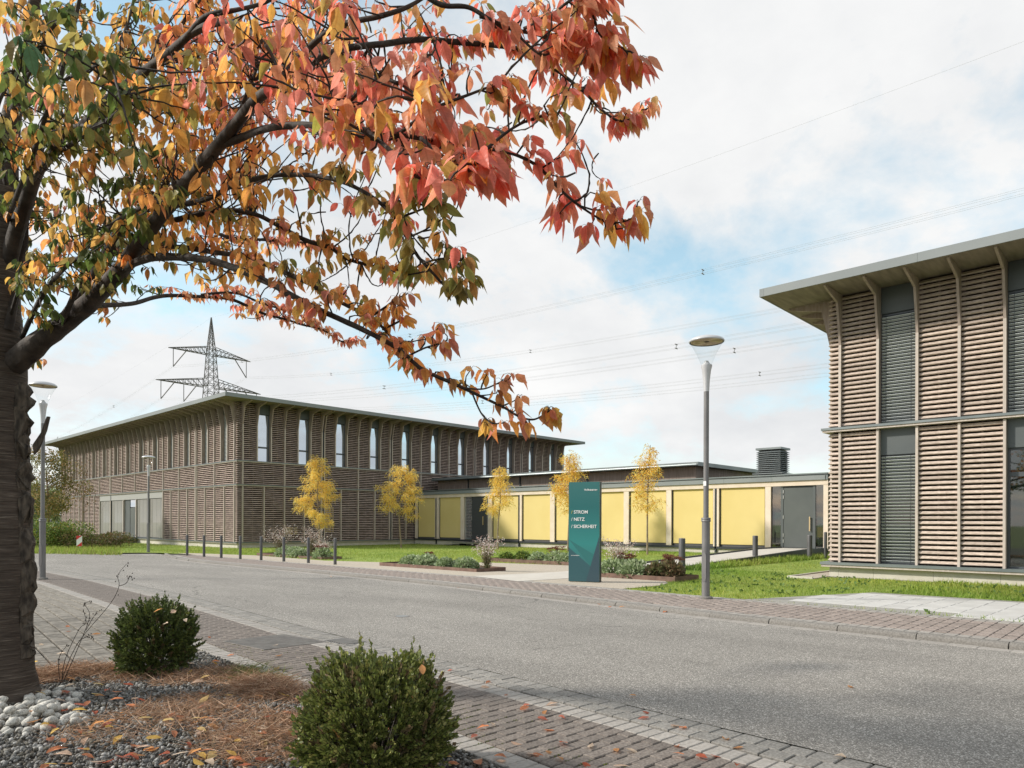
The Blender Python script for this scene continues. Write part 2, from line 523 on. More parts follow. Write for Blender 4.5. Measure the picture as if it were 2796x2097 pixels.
# ------------------------------------------------------------------ mesh helpers
LOC = {}
def tag(o, label=None, cat=None, group=None, kind=None):
    if label: o['label'] = label
    if cat: o['category'] = cat
    if group: o['group'] = group
    if kind: o['kind'] = kind
    return o
def empty(name, loc, label=None, cat=None, group=None):
    o = bpy.data.objects.new(name, None)
    COL.objects.link(o)
    o.location = loc
    o.empty_display_size = 0.2
    LOC[o] = Vector(loc)
    return tag(o, label, cat, group)
def link(name, me, parent=None, loc=(0, 0, 0), rot=None):
    """loc is in world space; parents are never rotated while building"""
    o = bpy.data.objects.new(name, me)
    COL.objects.link(o)
    w = Vector(loc)
    LOC[o] = w
    if parent is not None:
        o.parent = parent
        o.location = w - LOC[parent]
    else:
        o.location = w
    if rot is not None:
        o.rotation_euler = rot
    return o
class MB:
    def __init__(self):
        self.v = []
        self.f = []
    def hexa(self, p):
        b = len(self.v)
        self.v += [tuple(q) for q in p]
        for q in ((0, 3, 2, 1), (4, 5, 6, 7), (0, 1, 5, 4), (1, 2, 6, 5), (2, 3, 7, 6), (3, 0, 4, 7)):
            self.f.append(tuple(b + i for i in q))
        return self
    def box(self, x0, x1, y0, y1, z0, z1):
        return self.hexa([(x0, y0, z0), (x1, y0, z0), (x1, y1, z0), (x0, y1, z0), (x0, y0, z1), (x1, y0, z1), (x1, y1, z1), (x0, y1, z1)])
    def extrude(self, poly, vec):
        n = len(poly)
        b = len(self.v)
        vec = Vector(vec)
        self.v += [tuple(p) for p in poly] + [tuple(Vector(p) + vec) for p in poly]
        self.f.append(tuple(b + i for i in range(n))[::-1])
        self.f.append(tuple(b + n + i for i in range(n)))
        for i in range(n):
            j = (i + 1) % n
            self.f.append((b + i, b + j, b + n + j, b + n + i))
        return self
    def poly(self, pts):
        b = len(self.v)
        self.v += [tuple(p) for p in pts]
        self.f.append(tuple(range(b, b + len(pts))))
        return self
    def tube(self, pts, rad, n=8, cap=True, jitter=0.0):
        pts = [Vector(p) for p in pts]
        if isinstance(rad, (int, float)):
            rad = [rad] * len(pts)
        b = len(self.v)
        up = None
        for i, p in enumerate(pts):
            d = (pts[min(i + 1, len(pts) - 1)] - pts[max(i - 1, 0)])
            if d.length < 1e-9:
                d = Vector((0, 0, 1))
            d.normalize()
            if up is None:
                up = Vector((0, 0, 1)) if abs(d.z) < 0.9 else Vector((1, 0, 0))
            a = d.cross(up)
            if a.length < 1e-6:
                a = d.orthogonal()
            a.normalize()
            c = a.cross(d).normalized()
            up = c
            for k in range(n):
                t = 2 * math.pi * k / n
                r = rad[i]
                if jitter:
                    r *= 1 + jitter * mnoise.noise(Vector((math.cos(t) * 1.3, math.sin(t) * 1.3, i * 0.35)) + p * 0.7)
                self.v.append(tuple(p + (a * math.cos(t) + c * math.sin(t)) * r))
        for i in range(len(pts) - 1):
            for k in range(n):
                k2 = (k + 1) % n
                self.f.append((b + i * n + k, b + i * n + k2, b + (i + 1) * n + k2, b + (i + 1) * n + k))
        if cap:
            self.f.append(tuple(b + k for k in range(n))[::-1])
            m = b + (len(pts) - 1) * n
            self.f.append(tuple(m + k for k in range(n)))
        return self
    def lathe(self, prof, n=20, c=(0, 0, 0), cap=True):
        return self.tube([(c[0], c[1], c[2] + z) for r, z in prof], [max(r, 1e-4) for r, z in prof], n, cap) if False else self._lathe(prof, n, c, cap)
    def _lathe(self, prof, n, c, cap):
        b = len(self.v)
        for r, z in prof:
            for k in range(n):
                t = 2 * math.pi * k / n
                self.v.append((c[0] + r * math.cos(t), c[1] + r * math.sin(t), c[2] + z))
        for i in range(len(prof) - 1):
            for k in range(n):
                k2 = (k + 1) % n
                self.f.append((b + i * n + k, b + i * n + k2, b + (i + 1) * n + k2, b + (i + 1) * n + k))
        if cap:
            self.f.append(tuple(b + k for k in range(n))[::-1])
            m = b + (len(prof) - 1) * n
            self.f.append(tuple(m + k for k in range(n)))
        return self
    def add(self, verts, faces, off=(0, 0, 0)):
        b = len(self.v)
        ox, oy, oz = off
        self.v += [(x + ox, y + oy, z + oz) for x, y, z in verts]
        self.f += [tuple(b + i for i in q) for q in faces]
        return self
    def mesh(self, name, m, smooth=False, origin=(0, 0, 0)):
        me = bpy.data.meshes.new(name)
        ox, oy, oz = origin
        me.from_pydata([(x - ox, y - oy, z - oz) for x, y, z in self.v], [], self.f)
        if m is not None:
            me.materials.append(MAT[m] if isinstance(m, str) else m)
        if smooth:
            me.polygons.foreach_set('use_smooth', [True] * len(me.polygons))
            try:
                me.set_sharp_from_angle(angle=math.radians(40))
            except Exception:
                pass
        me.update()
        return me
    def build(self, name, m, parent=None, smooth=False, kind=None, at_=None):
        """vertices are in world space; the object's origin sits at the parent's origin or at at_"""
        o0 = Vector(at_) if at_ is not None else (LOC[parent] if parent is not None else Vector((0, 0, 0)))
        o = link(name, self.mesh(name, m, smooth, o0), parent, o0)
        if kind:
            o['kind'] = kind
        return o
def arrays_mesh(name, verts, tris, m, cols=None, uvs=None, smooth=False):
    """verts Nx3, tris Mx3, cols Nx3 per vertex, uvs Nx2 per vertex"""
    me = bpy.data.meshes.new(name)
    nv, nt_ = len(verts), len(tris)
    me.vertices.add(nv)
    me.vertices.foreach_set('co', np.ascontiguousarray(verts, np.float32).ravel())
    me.loops.add(nt_ * 3)
    me.loops.foreach_set('vertex_index', np.ascontiguousarray(tris, np.int32).ravel())
    me.polygons.add(nt_)
    me.polygons.foreach_set('loop_start', np.arange(0, nt_ * 3, 3, dtype=np.int32))
    me.polygons.foreach_set('loop_total', np.full(nt_, 3, np.int32))
    if smooth:
        me.polygons.foreach_set('use_smooth', np.ones(nt_, bool))
    me.update(calc_edges=True)
    if cols is not None:
        ca = me.color_attributes.new('col', 'FLOAT_COLOR', 'POINT')
        c4 = np.ones((nv, 4), np.float32)
        c4[:, :3] = cols
        ca.data.foreach_set('color', c4.ravel())
    if uvs is not None:
        ul = me.uv_layers.new(name='UVMap')
        ul.data.foreach_set('uv', np.ascontiguousarray(uvs[np.asarray(tris).ravel()], np.float32).ravel())
    me.materials.append(MAT[m])
    return me
def basis(d, n):
    """rotation matrices (N,3,3) with columns (side, d, normal)"""
    d = d / np.linalg.norm(d, axis=1, keepdims=True)
    n = n - d * np.sum(n * d, axis=1, keepdims=True)
    n = n / (np.linalg.norm(n, axis=1, keepdims=True) + 1e-9)
    s = np.cross(d, n)
    return np.stack([s, d, n], axis=2)
def scatter(tv, tt, rot, scl, pos, cols=None, tuv=None):
    """template verts (k,3), tris (m,3); rot (N,3,3), scl (N,) or (N,3), pos (N,3), cols (N,3)"""
    N, k = len(pos), len(tv)
    scl = np.asarray(scl, float)
    if scl.ndim == 1:
        scl = scl[:, None].repeat(3, 1)
    loc = tv[None] * scl[:, None, :]
    v = np.einsum('nij,nkj->nki', rot, loc) + pos[:, None, :]
    t = (tt[None] + (np.arange(N) * k)[:, None, None]).reshape(-1, 3)
    c = None if cols is None else np.repeat(cols, k, axis=0)
    uv = None if tuv is None else np.tile(tuv, (N, 1))
    return v.reshape(-1, 3), t, c, uv

# ------------------------------------------------------------------ ground sheets
def sheet(name, pts, m, zf, parent=None, kind='structure', off=0.0, cuts=(13.0, 17.0), grid=None):
    """a flat polygon laid on the ground function zf(x, y), cut where the ground changes slope"""
    import bmesh
    bm = bmesh.new()
    vs = [bm.verts.new((x, y, 0)) for x, y in pts]
    bm.faces.new(vs)
    for cx_ in cuts:
        bmesh.ops.bisect_plane(bm, geom=bm.verts[:] + bm.edges[:] + bm.faces[:], plane_co=(cx_, 0, 0), plane_no=(1, 0, 0))
    for v in bm.verts:
        v.co.z = zf(v.co.x, v.co.y) + off
    bmesh.ops.triangulate(bm, faces=bm.faces[:])
    bmesh.ops.recalc_face_normals(bm, faces=bm.faces[:])
    if sum(f.normal.z for f in bm.faces) < 0:
        bmesh.ops.reverse_faces(bm, faces=bm.faces[:])
    me = bpy.data.meshes.new(name)
    bm.to_mesh(me)
    bm.free()
    me.materials.append(MAT[m])
    o = link(name, me, parent)
    if kind and parent is None:
        o['kind'] = kind
    return o
ZR0 = lambda x, y: zroad(y)
# base terrain reaching the horizon
gm = MB()
ys = [-900, -60, -20, 20, 60, 90, 300, 1500]
for a, b in zip(ys, ys[1:]):
    gm.poly([(-900, a, zroad(a) - 0.16), (1500, a, zroad(a) - 0.16), (1500, b, zroad(b) - 0.16), (-900, b, zroad(b) - 0.16)])
tag(gm.build('ground', 'meadow'), 'rough green meadow ground spreading out to the horizon', None, None, 'structure')

NEAR = [(-20, 4.62), (0, 4.70), (2, 4.79), (4.8, 5.05), (5.8, 5.12), (8.1, 5.28), (11.2, 5.64), (14.5, 6.02), (20.9, 6.5), (27.4, 6.66), (34, 6.1), (42, 4.2), (60, -2)]
KERB = [(-20, 10.05), (0, 10.18), (1.35, 10.24), (5.1, 10.40), (8, 10.72), (10.4, 11.02), (12.8, 11.36), (18, 11.58), (23.2, 11.66), (27.4, 11.72), (30, 11.95), (32, 12.3), (34.5, 12.95), (37.0, 13.7)]
def xe(y): return interp(NEAR, y)
def xk(y): return interp(KERB, y)
road_pts = [(xe(y), y) for y in np.linspace(-20, 60, 90)] + [(4, 62), (9.3, 43.2), (12.0, 39.4), (13.7, 38.2)] + [(xk(y), y) for y in np.linspace(37, -20, 80)]
road = sheet('road', road_pts, 'asphalt', ZR0)
tag(road, 'light grey speckled asphalt road curving past the buildings')
npv = [(xe(y) - 0.001, y) for y in np.linspace(60, -20, 90)] + [(-14, -20), (-14, 60)]
pav = sheet('near_pavement', npv, 'joint_sand', ZR0, off=-0.035)
tag(pav, 'block paved footway on the near side of the road')
# ---- right side: footway sheet, lawn, gravel court, forecourt, path
rfoot = [(xk(y) + 0.14, y) for y in np.linspace(-20, 36.5, 80)] + [(14.2, 36.5), (13.9, 30), (13.7, 20), (13.5, 14)] + [(13.05, 9), (12.85, 6), (12.6, 1.65), (12.3, -20)]
foot = sheet('far_pavement', rfoot, 'joint_sand', zr, off=-0.03)
tag(foot, 'brick paved footway along the far kerb')
def xb(y): return interp([(-20, 12.3), (1.65, 12.62), (6, 12.86), (9, 13.06), (14, 13.5), (20, 13.7), (30, 13.9), (36.5, 14.2)], y)
court_pts = [(13.07, 9.0), (14.6, 9.05), (15.6, 9.35), (19.0, 11.9), (20.6, 12.1), (20.6, 14.6), (19.6, 19.9), (17.2, 22.3), (15.7, 25.3), (16.2, 32.4), (15.0, 36.6), (14.2, 36.5), (13.9, 30), (13.7, 20), (13.5, 14)]
gravel_court = sheet('gravel_court', court_pts, 'court_gravel', zr, off=0.0)
tag(gravel_court, 'pale bound gravel court with the teal sign on it')
lawn_pts = [(12.3, -20), (12.62, 1.65), (12.86, 6), (13.06, 9), (14.6, 9.05), (15.6, 9.35), (19.0, 11.9), (20.6, 12.1), (20.6, 14.6), (19.6, 19.9), (17.2, 22.3), (15.7, 25.3), (16.2, 32.4), (15.0, 36.6), (14.2, 36.5), (13.75, 38.3), (12.05, 39.5), (14, 60), (16, 90), (60, 90), (60, -20)]
lawn = sheet('lawn', lawn_pts, 'lawn_green', zr, off=-0.012)
tag(lawn, 'bright green mown lawn around the buildings')
path = sheet('concrete_path', [(12.95, 12.05), (20.7, 12.05), (20.7, 14.3), (13.5, 14.3)], 'path_concrete', zr, off=0.006)
tag(path, 'pale smooth concrete path crossing the gravel court')

# ------------------------------------------------------------------ paving pieces
def block_mesh(name, lx, ly, h, m, bev=0.006):
    """a paver with chamfered top edges; long side along x"""
    a, b = lx / 2, ly / 2
    mb = MB()
    v = [(-a, -b, 0), (a, -b, 0), (a, b, 0), (-a, b, 0), (-a, -b, h - bev), (a, -b, h - bev), (a, b, h - bev), (-a, b, h - bev),
         (-a + bev, -b + bev, h), (a - bev, -b + bev, h), (a - bev, b - bev, h), (-a + bev, b - bev, h)]
    f = [(0, 1, 5, 4), (1, 2, 6, 5), (2, 3, 7, 6), (3, 0, 4, 7), (4, 5, 9, 8), (5, 6, 10, 9), (6, 7, 11, 10), (7, 4, 8, 11), (8, 9, 10, 11)]
    mb.add(v, f)
    return mb.mesh(name, m), v, f
def lay(kind, places, lx, ly, m, parent, zf, keep=300, h=0.034, zoff=-0.034):
    """places: list of (x, y, rotation); nearest ones become pieces of their own, the rest one part"""
    me, v, f = block_mesh(kind, lx, ly, h, m)
    def vis(p):
        d = Vector((p[0], p[1], 0))
        w = d.dot(FWD)
        if w < 0.5:
            return 1e9
        u = d.dot(RGT) / w * F + CX
        vv = CY + HC / w * F
        out = 0 if (-60 < u < 2860 and vv < 2160) else 500
        return w + out
    places = sorted(places, key=vis)
    for x, y, r in places[:keep]:
        o = link(kind, me, parent, (x, y, zf(x, y) + zoff + R.uniform(-0.002, 0.002)), (R.uniform(-0.006, 0.006), R.uniform(-0.006, 0.006), r))
    rest = places[keep:]
    if rest:
        va = np.array(v)
        mb = MB()
        for x, y, r in rest:
            c, s = math.cos(r), math.sin(r)
            z = zf(x, y) + zoff + R.uniform(-0.002, 0.002)
            mb.add([(px * c - py * s, px * s + py * c, pz) for px, py, pz in v], f, (x, y, z))
        o = mb.build(kind + '_field', m, parent, kind='stuff')
def slope(fn, y): return -math.atan((fn(y + 0.2) - fn(y - 0.2)) / 0.4)
g1, g2, hd, rd, bd, pk, hf = [], [], [], [], [], [], []
y = -2.92
i = 0
while y < 44:
    r = slope(xe, y)
    g1.append((xe(y) - 0.088, y, r))
    g2.append((xe(y + 0.08) - 0.262, y + 0.07, r))
    y += 0.176
    i += 1
y = -2.856
i = 0
while y < 44:
    r = slope(xe, y)
    X = xe(y)
    hd.append((X - 0.485, y, r))
    o = 0.0 if i % 2 else 0.106
    for k in range(4):
        rd.append((X - (0.695 + k * 0.208 + (0.104 if i % 2 else 0)), y, r))
    hf.append((X - (0.643 if i % 2 else 0.695 + 4 * 0.208 - 0.052), y, r))
    bd.append((X - 1.645, y, r))
    y += 0.108
    i += 1
y = 8.35
i = 0
while y < 44:
    r = slope(xe, y)
    for k in range(16 if y < 16 else 26):
        s_ = 1.86 + k * 0.214
        pk.append((xe(y) - s_, y, r))
    y += 0.165
    i += 1
lay('gutter_sett', g1 + g2, 0.166, 0.166, 'paver_grey', pav, ZR0, 200)
lay('header_block', hd, 0.20, 0.099, 'paver_border', pav, ZR0, 130)
lay('paving_brick', rd, 0.200, 0.100, 'paver_red', pav, ZR0, 300)
lay('half_brick', hf, 0.099, 0.099, 'paver_red', pav, ZR0, 90)
lay('border_block', bd, 0.20, 0.099, 'paver_border', pav, ZR0, 60)
lay('parking_paver', pk, 0.190, 0.161, 'paver_park', pav, ZR0, 300)
# far footway: border, rose field, border
fb, fr, gut = [], [], []
y = -3.0
i = 0
while y < 34:
    r = slope(xk, y)
    X = xk(y) + 0.15
    w = xb(y) - X
    fb.append((X + 0.13, y, r))
    fb.append((X + w - 0.14, y, r))
    n = int((w - 0.56) / 0.212)
    for k in range(n):
        fr.append((X + 0.28 + 0.106 + k * (w - 0.56) / n + (0.05 if i % 2 else -0.05), y, r))
    y += 0.152
    i += 1
lay('footway_border', fb, 0.255, 0.143, 'paver_border', foot, zr, 120)
lay('footway_brick', fr, 0.205, 0.143, 'paver_rose', foot, zr, 300)
y = -3.0
while y < 32:
    gut.append((xk(y) - 0.10, y, slope(xk, y)))
    y += 0.33
lay('channel_stone', gut, 0.19, 0.322, 'paver_border', road, ZR0, 110, h=0.034, zoff=-0.031)
# kerb stones with a rounded nose
kp = [(0.0, -0.10), (0.0, 0.03), (0.012, 0.055), (0.035, 0.072), (0.07, 0.08), (0.135, 0.078), (0.135, -0.10)]
km = MB()
km.extrude([(x, -0.494, z) for x, z in kp], (0, 0.988, 0))
kme = km.mesh('kerb_stone', 'kerb_concrete', True)
y = -5.0
while y < 37:
    x = xk(y)
    link('kerb_stone', kme, foot, (x, y, zroad(y)), (0, 0, slope(xk, y)))
    y += 1.0
# forecourt of large pale slabs
fc_z = lambda x, y: zr(x, y)
fc = sheet('forecourt', [(12.9, 6.05), (16.85, 4.95), (16.6, -20), (12.3, -20), (12.62, 1.65)], 'court_joint', fc_z, off=-0.004)
tag(fc, 'pale concrete slab forecourt between footway and lawn')
def in_fc(x, y):
    if x < xb(y) + 0.02 or x > interp([(-20, 16.6), (4.95, 16.85)], y):
        return False
    return y < lerp(6.05, 4.95, (x - 12.9) / 3.95)
fs = []
y = -6.0
i = 0
while y < 6.2:
    x = 12.4 + (0.3 if i % 2 else 0)
    while x < 17:
        if all(in_fc(x + a, y + b) for a in (-0.29, 0.29) for b in (-0.19, 0.19)):
            fs.append((x, y, 0))
        x += 0.6
    y += 0.4
lay('court_slab', fs, 0.594, 0.394, 'court_slab', fc, fc_z, 300, h=0.02, zoff=-0.016)

# ------------------------------------------------------------------ slatted buildings
SLAT_B = [(-0.085, 0.0), (-0.014, 0.003), (0.0, 0.018), (-0.050, 0.083), (-0.085, 0.083)]
SLAT_A = [(-0.085, 0.010), (-0.012, 0.008), (0.0, 0.020), (-0.045, 0.072), (-0.085, 0.072)]
class Face:
    """a facade: corner C, along direction A, outward direction O (axis aligned)"""
    def __init__(s, bld, C, A, O, name, prof=SLAT_B):
        s.prof = prof
        s.b, s.C, s.A, s.O, s.name = bld, Vector(C), Vector(A), Vector(O), name
        s.cache = {}
    def p(s, a, o, z):
        return s.C + s.A * a + s.O * o + Vector((0, 0, z))
    def v(s, a, o, z):
        return s.A * a + s.O * o + Vector((0, 0, z))
    def box(s, mb, a0, a1, o0, o1, z0, z1):
        mb.hexa([s.p(a0, o0, z0), s.p(a1, o0, z0), s.p(a1, o1, z0), s.p(a0, o1, z0), s.p(a0, o0, z1), s.p(a1, o0, z1), s.p(a1, o1, z1), s.p(a0, o1, z1)])
        return mb
    def slat_geo(s, L, mitre=False):
        k = (round(L, 3), mitre)
        if k not in s.cache:
            n = len(s.prof)
            vs = [tuple(s.v(-o if mitre else 0, o, z)) for o, z in s.prof] + [tuple(s.v(L, o, z)) for o, z in s.prof]
            fs = [tuple(range(n))[::-1], tuple(range(n, 2 * n))] + [(i, (i + 1) % n, n + (i + 1) % n, n + i) for i in range(n)]
            me = MB().add(vs, fs).mesh('slat', 'slat_wood')
            s.cache[k] = (vs, fs, me)
        return s.cache[k]
    def slats(s, a0, a1, z0, z1, stuff=None, mitre=False, pitch=0.1285):
        vs, fs, me = s.slat_geo(a1 - a0, mitre)
        n = max(1, round((z1 - z0) / pitch))
        for i in range(n):
            z = z0 + (z1 - z0) * i / n + 0.018
            off = s.p(a0, 0, z)
            if stuff is None:
                link('slat', me, s.b, off)
            else:
                stuff.add(vs, fs, off)
    def backing(s, mb, a0, a1, z0, z1):
        s.box(mb, a0, a1, -0.16, -0.13, z0, z1)
    def battens(s, mb, a0, a1, z0, z1, n=3):
        for i in range(n):
            a = lerp(a0 + 0.05, a1 - 0.05, i / (n - 1))
            s.box(mb, a - 0.022, a + 0.022, -0.129, -0.086, z0, z1)
    def post_geo(s, key, zb, soff, w=0.06):
        k = ('post', key)
        if k not in s.cache:
            if soff is None:
                h = key[1]
                prof = [(-0.16, 0), (0.045, 0), (0.045, h), (-0.16, h)]
            else:
                h = soff - zb
                prof = [(-0.30, 0), (0.05, 0), (0.05, h - 1.43), (0.30, h - 0.28), (1.25, h - 0.055), (1.27, h - 0.03), (1.27, h), (-0.30, h)]
            mb = MB().extrude([s.v(-w / 2, o, z) for o, z in prof], s.A * w)
            s.cache[k] = mb.mesh('post', 'post_wood' if soff is None else 'bracket_wood')
            if soff is not None:
                cm = MB()
                hh = h - 1.43
                cm.hexa([s.v(x, o, z) for z in (0.0, hh) for x, o in ((-w / 2 - 0.004, 0.03), (w / 2 + 0.004, 0.03), (w / 2 + 0.004, 0.056), (-w / 2 - 0.004, 0.056))])
                s.cache[('cap', key)] = cm.mesh('post_cover', 'post_wood')
        return s.cache[k]
    def post(s, a, z0, z1):
        link('post', s.post_geo(('low', round(z1 - z0, 3)), z0, None), s.b, s.p(a, 0, z0))
    def bracket(s, a, z0, soff):
        me = s.post_geo(('up', round(soff - z0, 3)), z0, soff)
        o = link('bracket_post', me, s.b, s.p(a, 0, z0))
        link('post_cover', s.cache[('cap', ('up', round(soff - z0, 3)))], o, s.p(a, 0, z0))
    def channel(s, mb, a, z0, z1):
        s.box(mb, a - 0.085, a + 0.085, -0.12, -0.02, z0, z1)
    def band(s, name, a0, a1, z, ht=0.055, hf=0.065, of=0.10, ot=0.07, first=True):
        mb = MB()
        s.box(mb, a0 - ot if first else 0.142, a1, -0.14, ot, z, z + ht)
        o = mb.build(name, 'post_wood', s.b)
        mf = MB()
        s.box(mf, a0 - of if first else 0.142, a1, -0.14, of, z + ht + 0.001, z + ht + hf)
        mf.build('flashing', 'flashing', o)
    def window(s, a0, a1, zb, zt, panel, transom, rec=-0.27, pane='sky_glass', panel_mat='panel_metal', trans_h=0.11):
        """frame > pane(s), head panel"""
        t = 0.055
        mb = MB()
        zp = zt - panel
        s.box(mb, a0, a0 + t, rec - 0.03, rec + 0.04, zb, zp)
        s.box(mb, a1 - t, a1, rec - 0.03, rec + 0.04, zb, zp)
        s.box(mb, a0 + t, a1 - t, rec - 0.03, rec + 0.04, zb, zb + t)
        s.box(mb, a0 + t, a1 - t, rec - 0.03, rec + 0.04, zp - t, zp)
        if transom:
            s.box(mb, a0 + t, a1 - t, rec - 0.03, rec + 0.045, zb + transom, zb + transom + trans_h)
        w = mb.build('window', 'frame_metal', s.b)
        if pane:
            if transom:
                s.box(MB(), 0, 0, 0, 0, 0, 0)
                s.box(q := MB(), a0 + t, a1 - t, rec - 0.01, rec + 0.01, zb + t, zb + transom).build('pane', pane, w)
                s.box(q := MB(), a0 + t, a1 - t, rec - 0.01, rec + 0.01, zb + transom + trans_h, zp - t).build('pane', pane, w)
            else:
                s.box(q := MB(), a0 + t, a1 - t, rec - 0.01, rec + 0.01, zb + t, zp - t).build('pane', pane, w)
        if panel:
            s.box(MB(), a0, a1, 0, 0, 0, 0)
            s.box(q := MB(), a0 + 0.01, a1 - 0.01, -0.20, -0.13, zp + 0.002, zt).build('head_panel', panel_mat, w)
        return w
def pillar_x(name): pass

# ---- far two-storey building (A): 45 m off
XA, YA = 20.635, 43.657
A_len_r, A_len_l = 32.88, 39.2
bA = empty('office_building', (XA, YA, zr(XA, YA)), 'long two-storey timber slatted office building under the pylon', 'building')
fr_ = Face(bA, (XA, YA, 0), (1, 0, 0), (0, -1, 0), 'right', SLAT_A)
fl_ = Face(bA, (XA, YA, 0), (0, 1, 0), (-1, 0, 0), 'left', SLAT_A)
Z0, Z1, Z2, ZS = 0.09, 3.815, 5.355, 9.2          # sill, band, band, soffit
MB().box(XA + 0.34, XA + A_len_r - 0.3, YA + 0.34, YA + A_len_l - 0.3, -0.5, ZS).build('wall', 'backing', bA)
MB().box(XA + 0.07, XA + A_len_r - 0.05, YA + 0.07, YA + A_len_l - 0.05, -0.6, Z0).build('plinth', 'plinth_concrete', bA)
rf = MB().box(XA - 1.4, XA + A_len_r + 1.4, YA - 1.4, YA + A_len_l + 1.4, ZS, ZS + 0.03).build('roof', 'plywood', bA)
for nm, bx in (('fascia', (XA - 1.43, XA + A_len_r + 1.43, YA - 1.43, YA - 1.40, ZS - 0.01, ZS + 0.235)),
               ('fascia', (XA - 1.43, XA - 1.40, YA - 1.399, YA + A_len_l + 1.43, ZS - 0.01, ZS + 0.235)),
               ('roof_deck', (XA - 1.39, XA + A_len_r + 1.39, YA - 1.39, YA + A_len_l + 1.39, ZS + 0.04, ZS + 0.20))):
    MB().box(*bx).build(nm, 'fascia_metal', rf)
for fc_, L in ((fr_, A_len_r), (fl_, A_len_l)):
    fc_.band('sill', 0, L, Z0, 0.05, 0.06, 0.06, 0.03, fc_ is fr_)
    fc_.band('belt', 0, L, Z1, 0.05, 0.055, 0.085, 0.055, fc_ is fr_)
    fc_.band('belt', 0, L, Z2, 0.05, 0.055, 0.085, 0.055, fc_ is fr_)
A_sl, A_bk, A_bt, A_ch = MB(), MB(), MB(), MB()
def facade_A(fc_, L, nwin, pitch, doubles, glaze=None, low_end=None, blinds=False):
    cen = [1.825 + pitch * k for k in range(nwin)]
    mids = [1.825 + pitch * (k + 0.5) for k in range(nwin - 1)]
    hw = 0.487
    lo0, lo1 = Z0 + 0.12, Z1 - 0.01
    mi0, mi1 = Z1 + 0.12, Z2 - 0.01
    up0, up1 = Z2 + 0.12, ZS - 0.03
    # vertical post lines
    def dbl(k): return k in doubles
    # corner stubs, both floors
    for z0, z1 in ((lo0, lo1), (mi0, mi1), (up0, up1)):
        fc_.slats(0, 0.34, z0, z1, A_sl, True)
        fc_.backing(A_bk, 0.14, 0.34, z0, z1)
        fc_.post(0.37, z0 - 0.02, z1) if z1 < ZS - 0.1 else None
    fc_.bracket(0.37, up0 - 0.02, ZS)
    # upper floor panels between windows
    edges = []
    for k, c in enumerate(cen):
        l = c - hw
        r_ = c + hw
        fc_.bracket(l, up0 - 0.02, ZS)
        fc_.bracket(r_, up0 - 0.02, ZS)
        w = fc_.window(l + 0.03, r_ - 0.03, up0 - 0.04, ZS - 0.01, 0.62, None if blinds else 0.90, pane='sky_glass')
        if blinds:
            bm_ = MB()
            z = up0
            while z < ZS - 0.68:
                fc_.box(bm_, l + 0.06, r_ - 0.06, -0.215, -0.175, z, z + 0.052)
                z += 0.09
            bm_.build('blind', 'blind_metal', w)
    segs = [(0.40, cen[0] - hw - 0.03)]
    for k, m_ in enumerate(mids):
        g = 0.105 if dbl(k) else 0.0
        for sg in ((-1, 1) if g else (0,)):
            fc_.bracket(m_ + sg * g, up0 - 0.02, ZS)
        segs.append((cen[k] + hw + 0.03, m_ - g - 0.03))
        segs.append((m_ + g + 0.03, cen[k + 1] - hw - 0.03))
        if g:
            fc_.channel(A_ch, m_, Z0 + 0.12, ZS - 0.01)
    segs.append((cen[-1] + hw + 0.03, L - 0.40))
    fc_.bracket(L - 0.37, up0 - 0.02, ZS)
    segs.append((L - 0.34, L))
    for a0, a1 in segs:
        fc_.slats(a0, a1, up0, up1, A_sl)
        fc_.backing(A_bk, a0, a1, up0, up1)
        fc_.battens(A_bt, a0, a1, up0, up1)
    # middle band: posts at mids
    cuts = [(0.37, 0)] + [(m_, 0.105 if dbl(k) else 0) for k, m_ in enumerate(mids)] + [(L - 0.37, 0)]
    for (a, g), (b, h) in zip(cuts, cuts[1:]):
        fc_.slats(a + g + 0.03, b - h - 0.03, mi0, mi1, A_sl)
        fc_.backing(A_bk, a + g + 0.03, b - h - 0.03, mi0, mi1)
        fc_.battens(A_bt, a + g + 0.03, b - h - 0.03, mi0, mi1, 5)
        for sg in ((-1, 1) if h else (0,)):
            fc_.post(b + sg * h, mi0 - 0.02, mi1)
    # ground floor: posts at mids and window axes
    low = [(0.37, 0)]
    for k in range(nwin):
        low.append((cen[k], 0))
        if k < nwin - 1:
            low.append((mids[k], 0.105 if dbl(k) else 0))
    low.append((L - 0.37, 0))
    for (a, g), (b, h) in zip(low, low[1:]):
        if glaze and a >= glaze[0] - 0.2 and b <= glaze[1] + 0.2:
            continue
        if low_end and a > low_end:
            break
        fc_.slats(a + g + 0.03, b - h - 0.03, lo0, lo1, A_sl)
        fc_.backing(A_bk, a + g + 0.03, b - h - 0.03, lo0, lo1)
        fc_.battens(A_bt, a + g + 0.03, b - h - 0.03, lo0, lo1)
        for sg in ((-1, 1) if h else (0,)):
            fc_.post(b + sg * h, lo0 - 0.02, lo1)
facade_A(fr_, A_len_r, 11, 2.9217, {1, 3, 6, 8}, low_end=15.5)
GL0, GL1 = 1.825 + 2.96 * 3.5, 1.825 + 2.96 * 8.5
facade_A(fl_, A_len_l, 13, 2.96, {1, 4, 7, 10}, glaze=(GL0, GL1), blinds=True)
A_sl.build('slat_cladding', 'slat_shaded', bA, kind='stuff')
A_bk.build('backing_board', 'backing', bA, kind='stuff')
A_bt.build('batten', 'batten', bA, kind='stuff')
A_ch.build('drain_channel', 'dark_metal', bA)
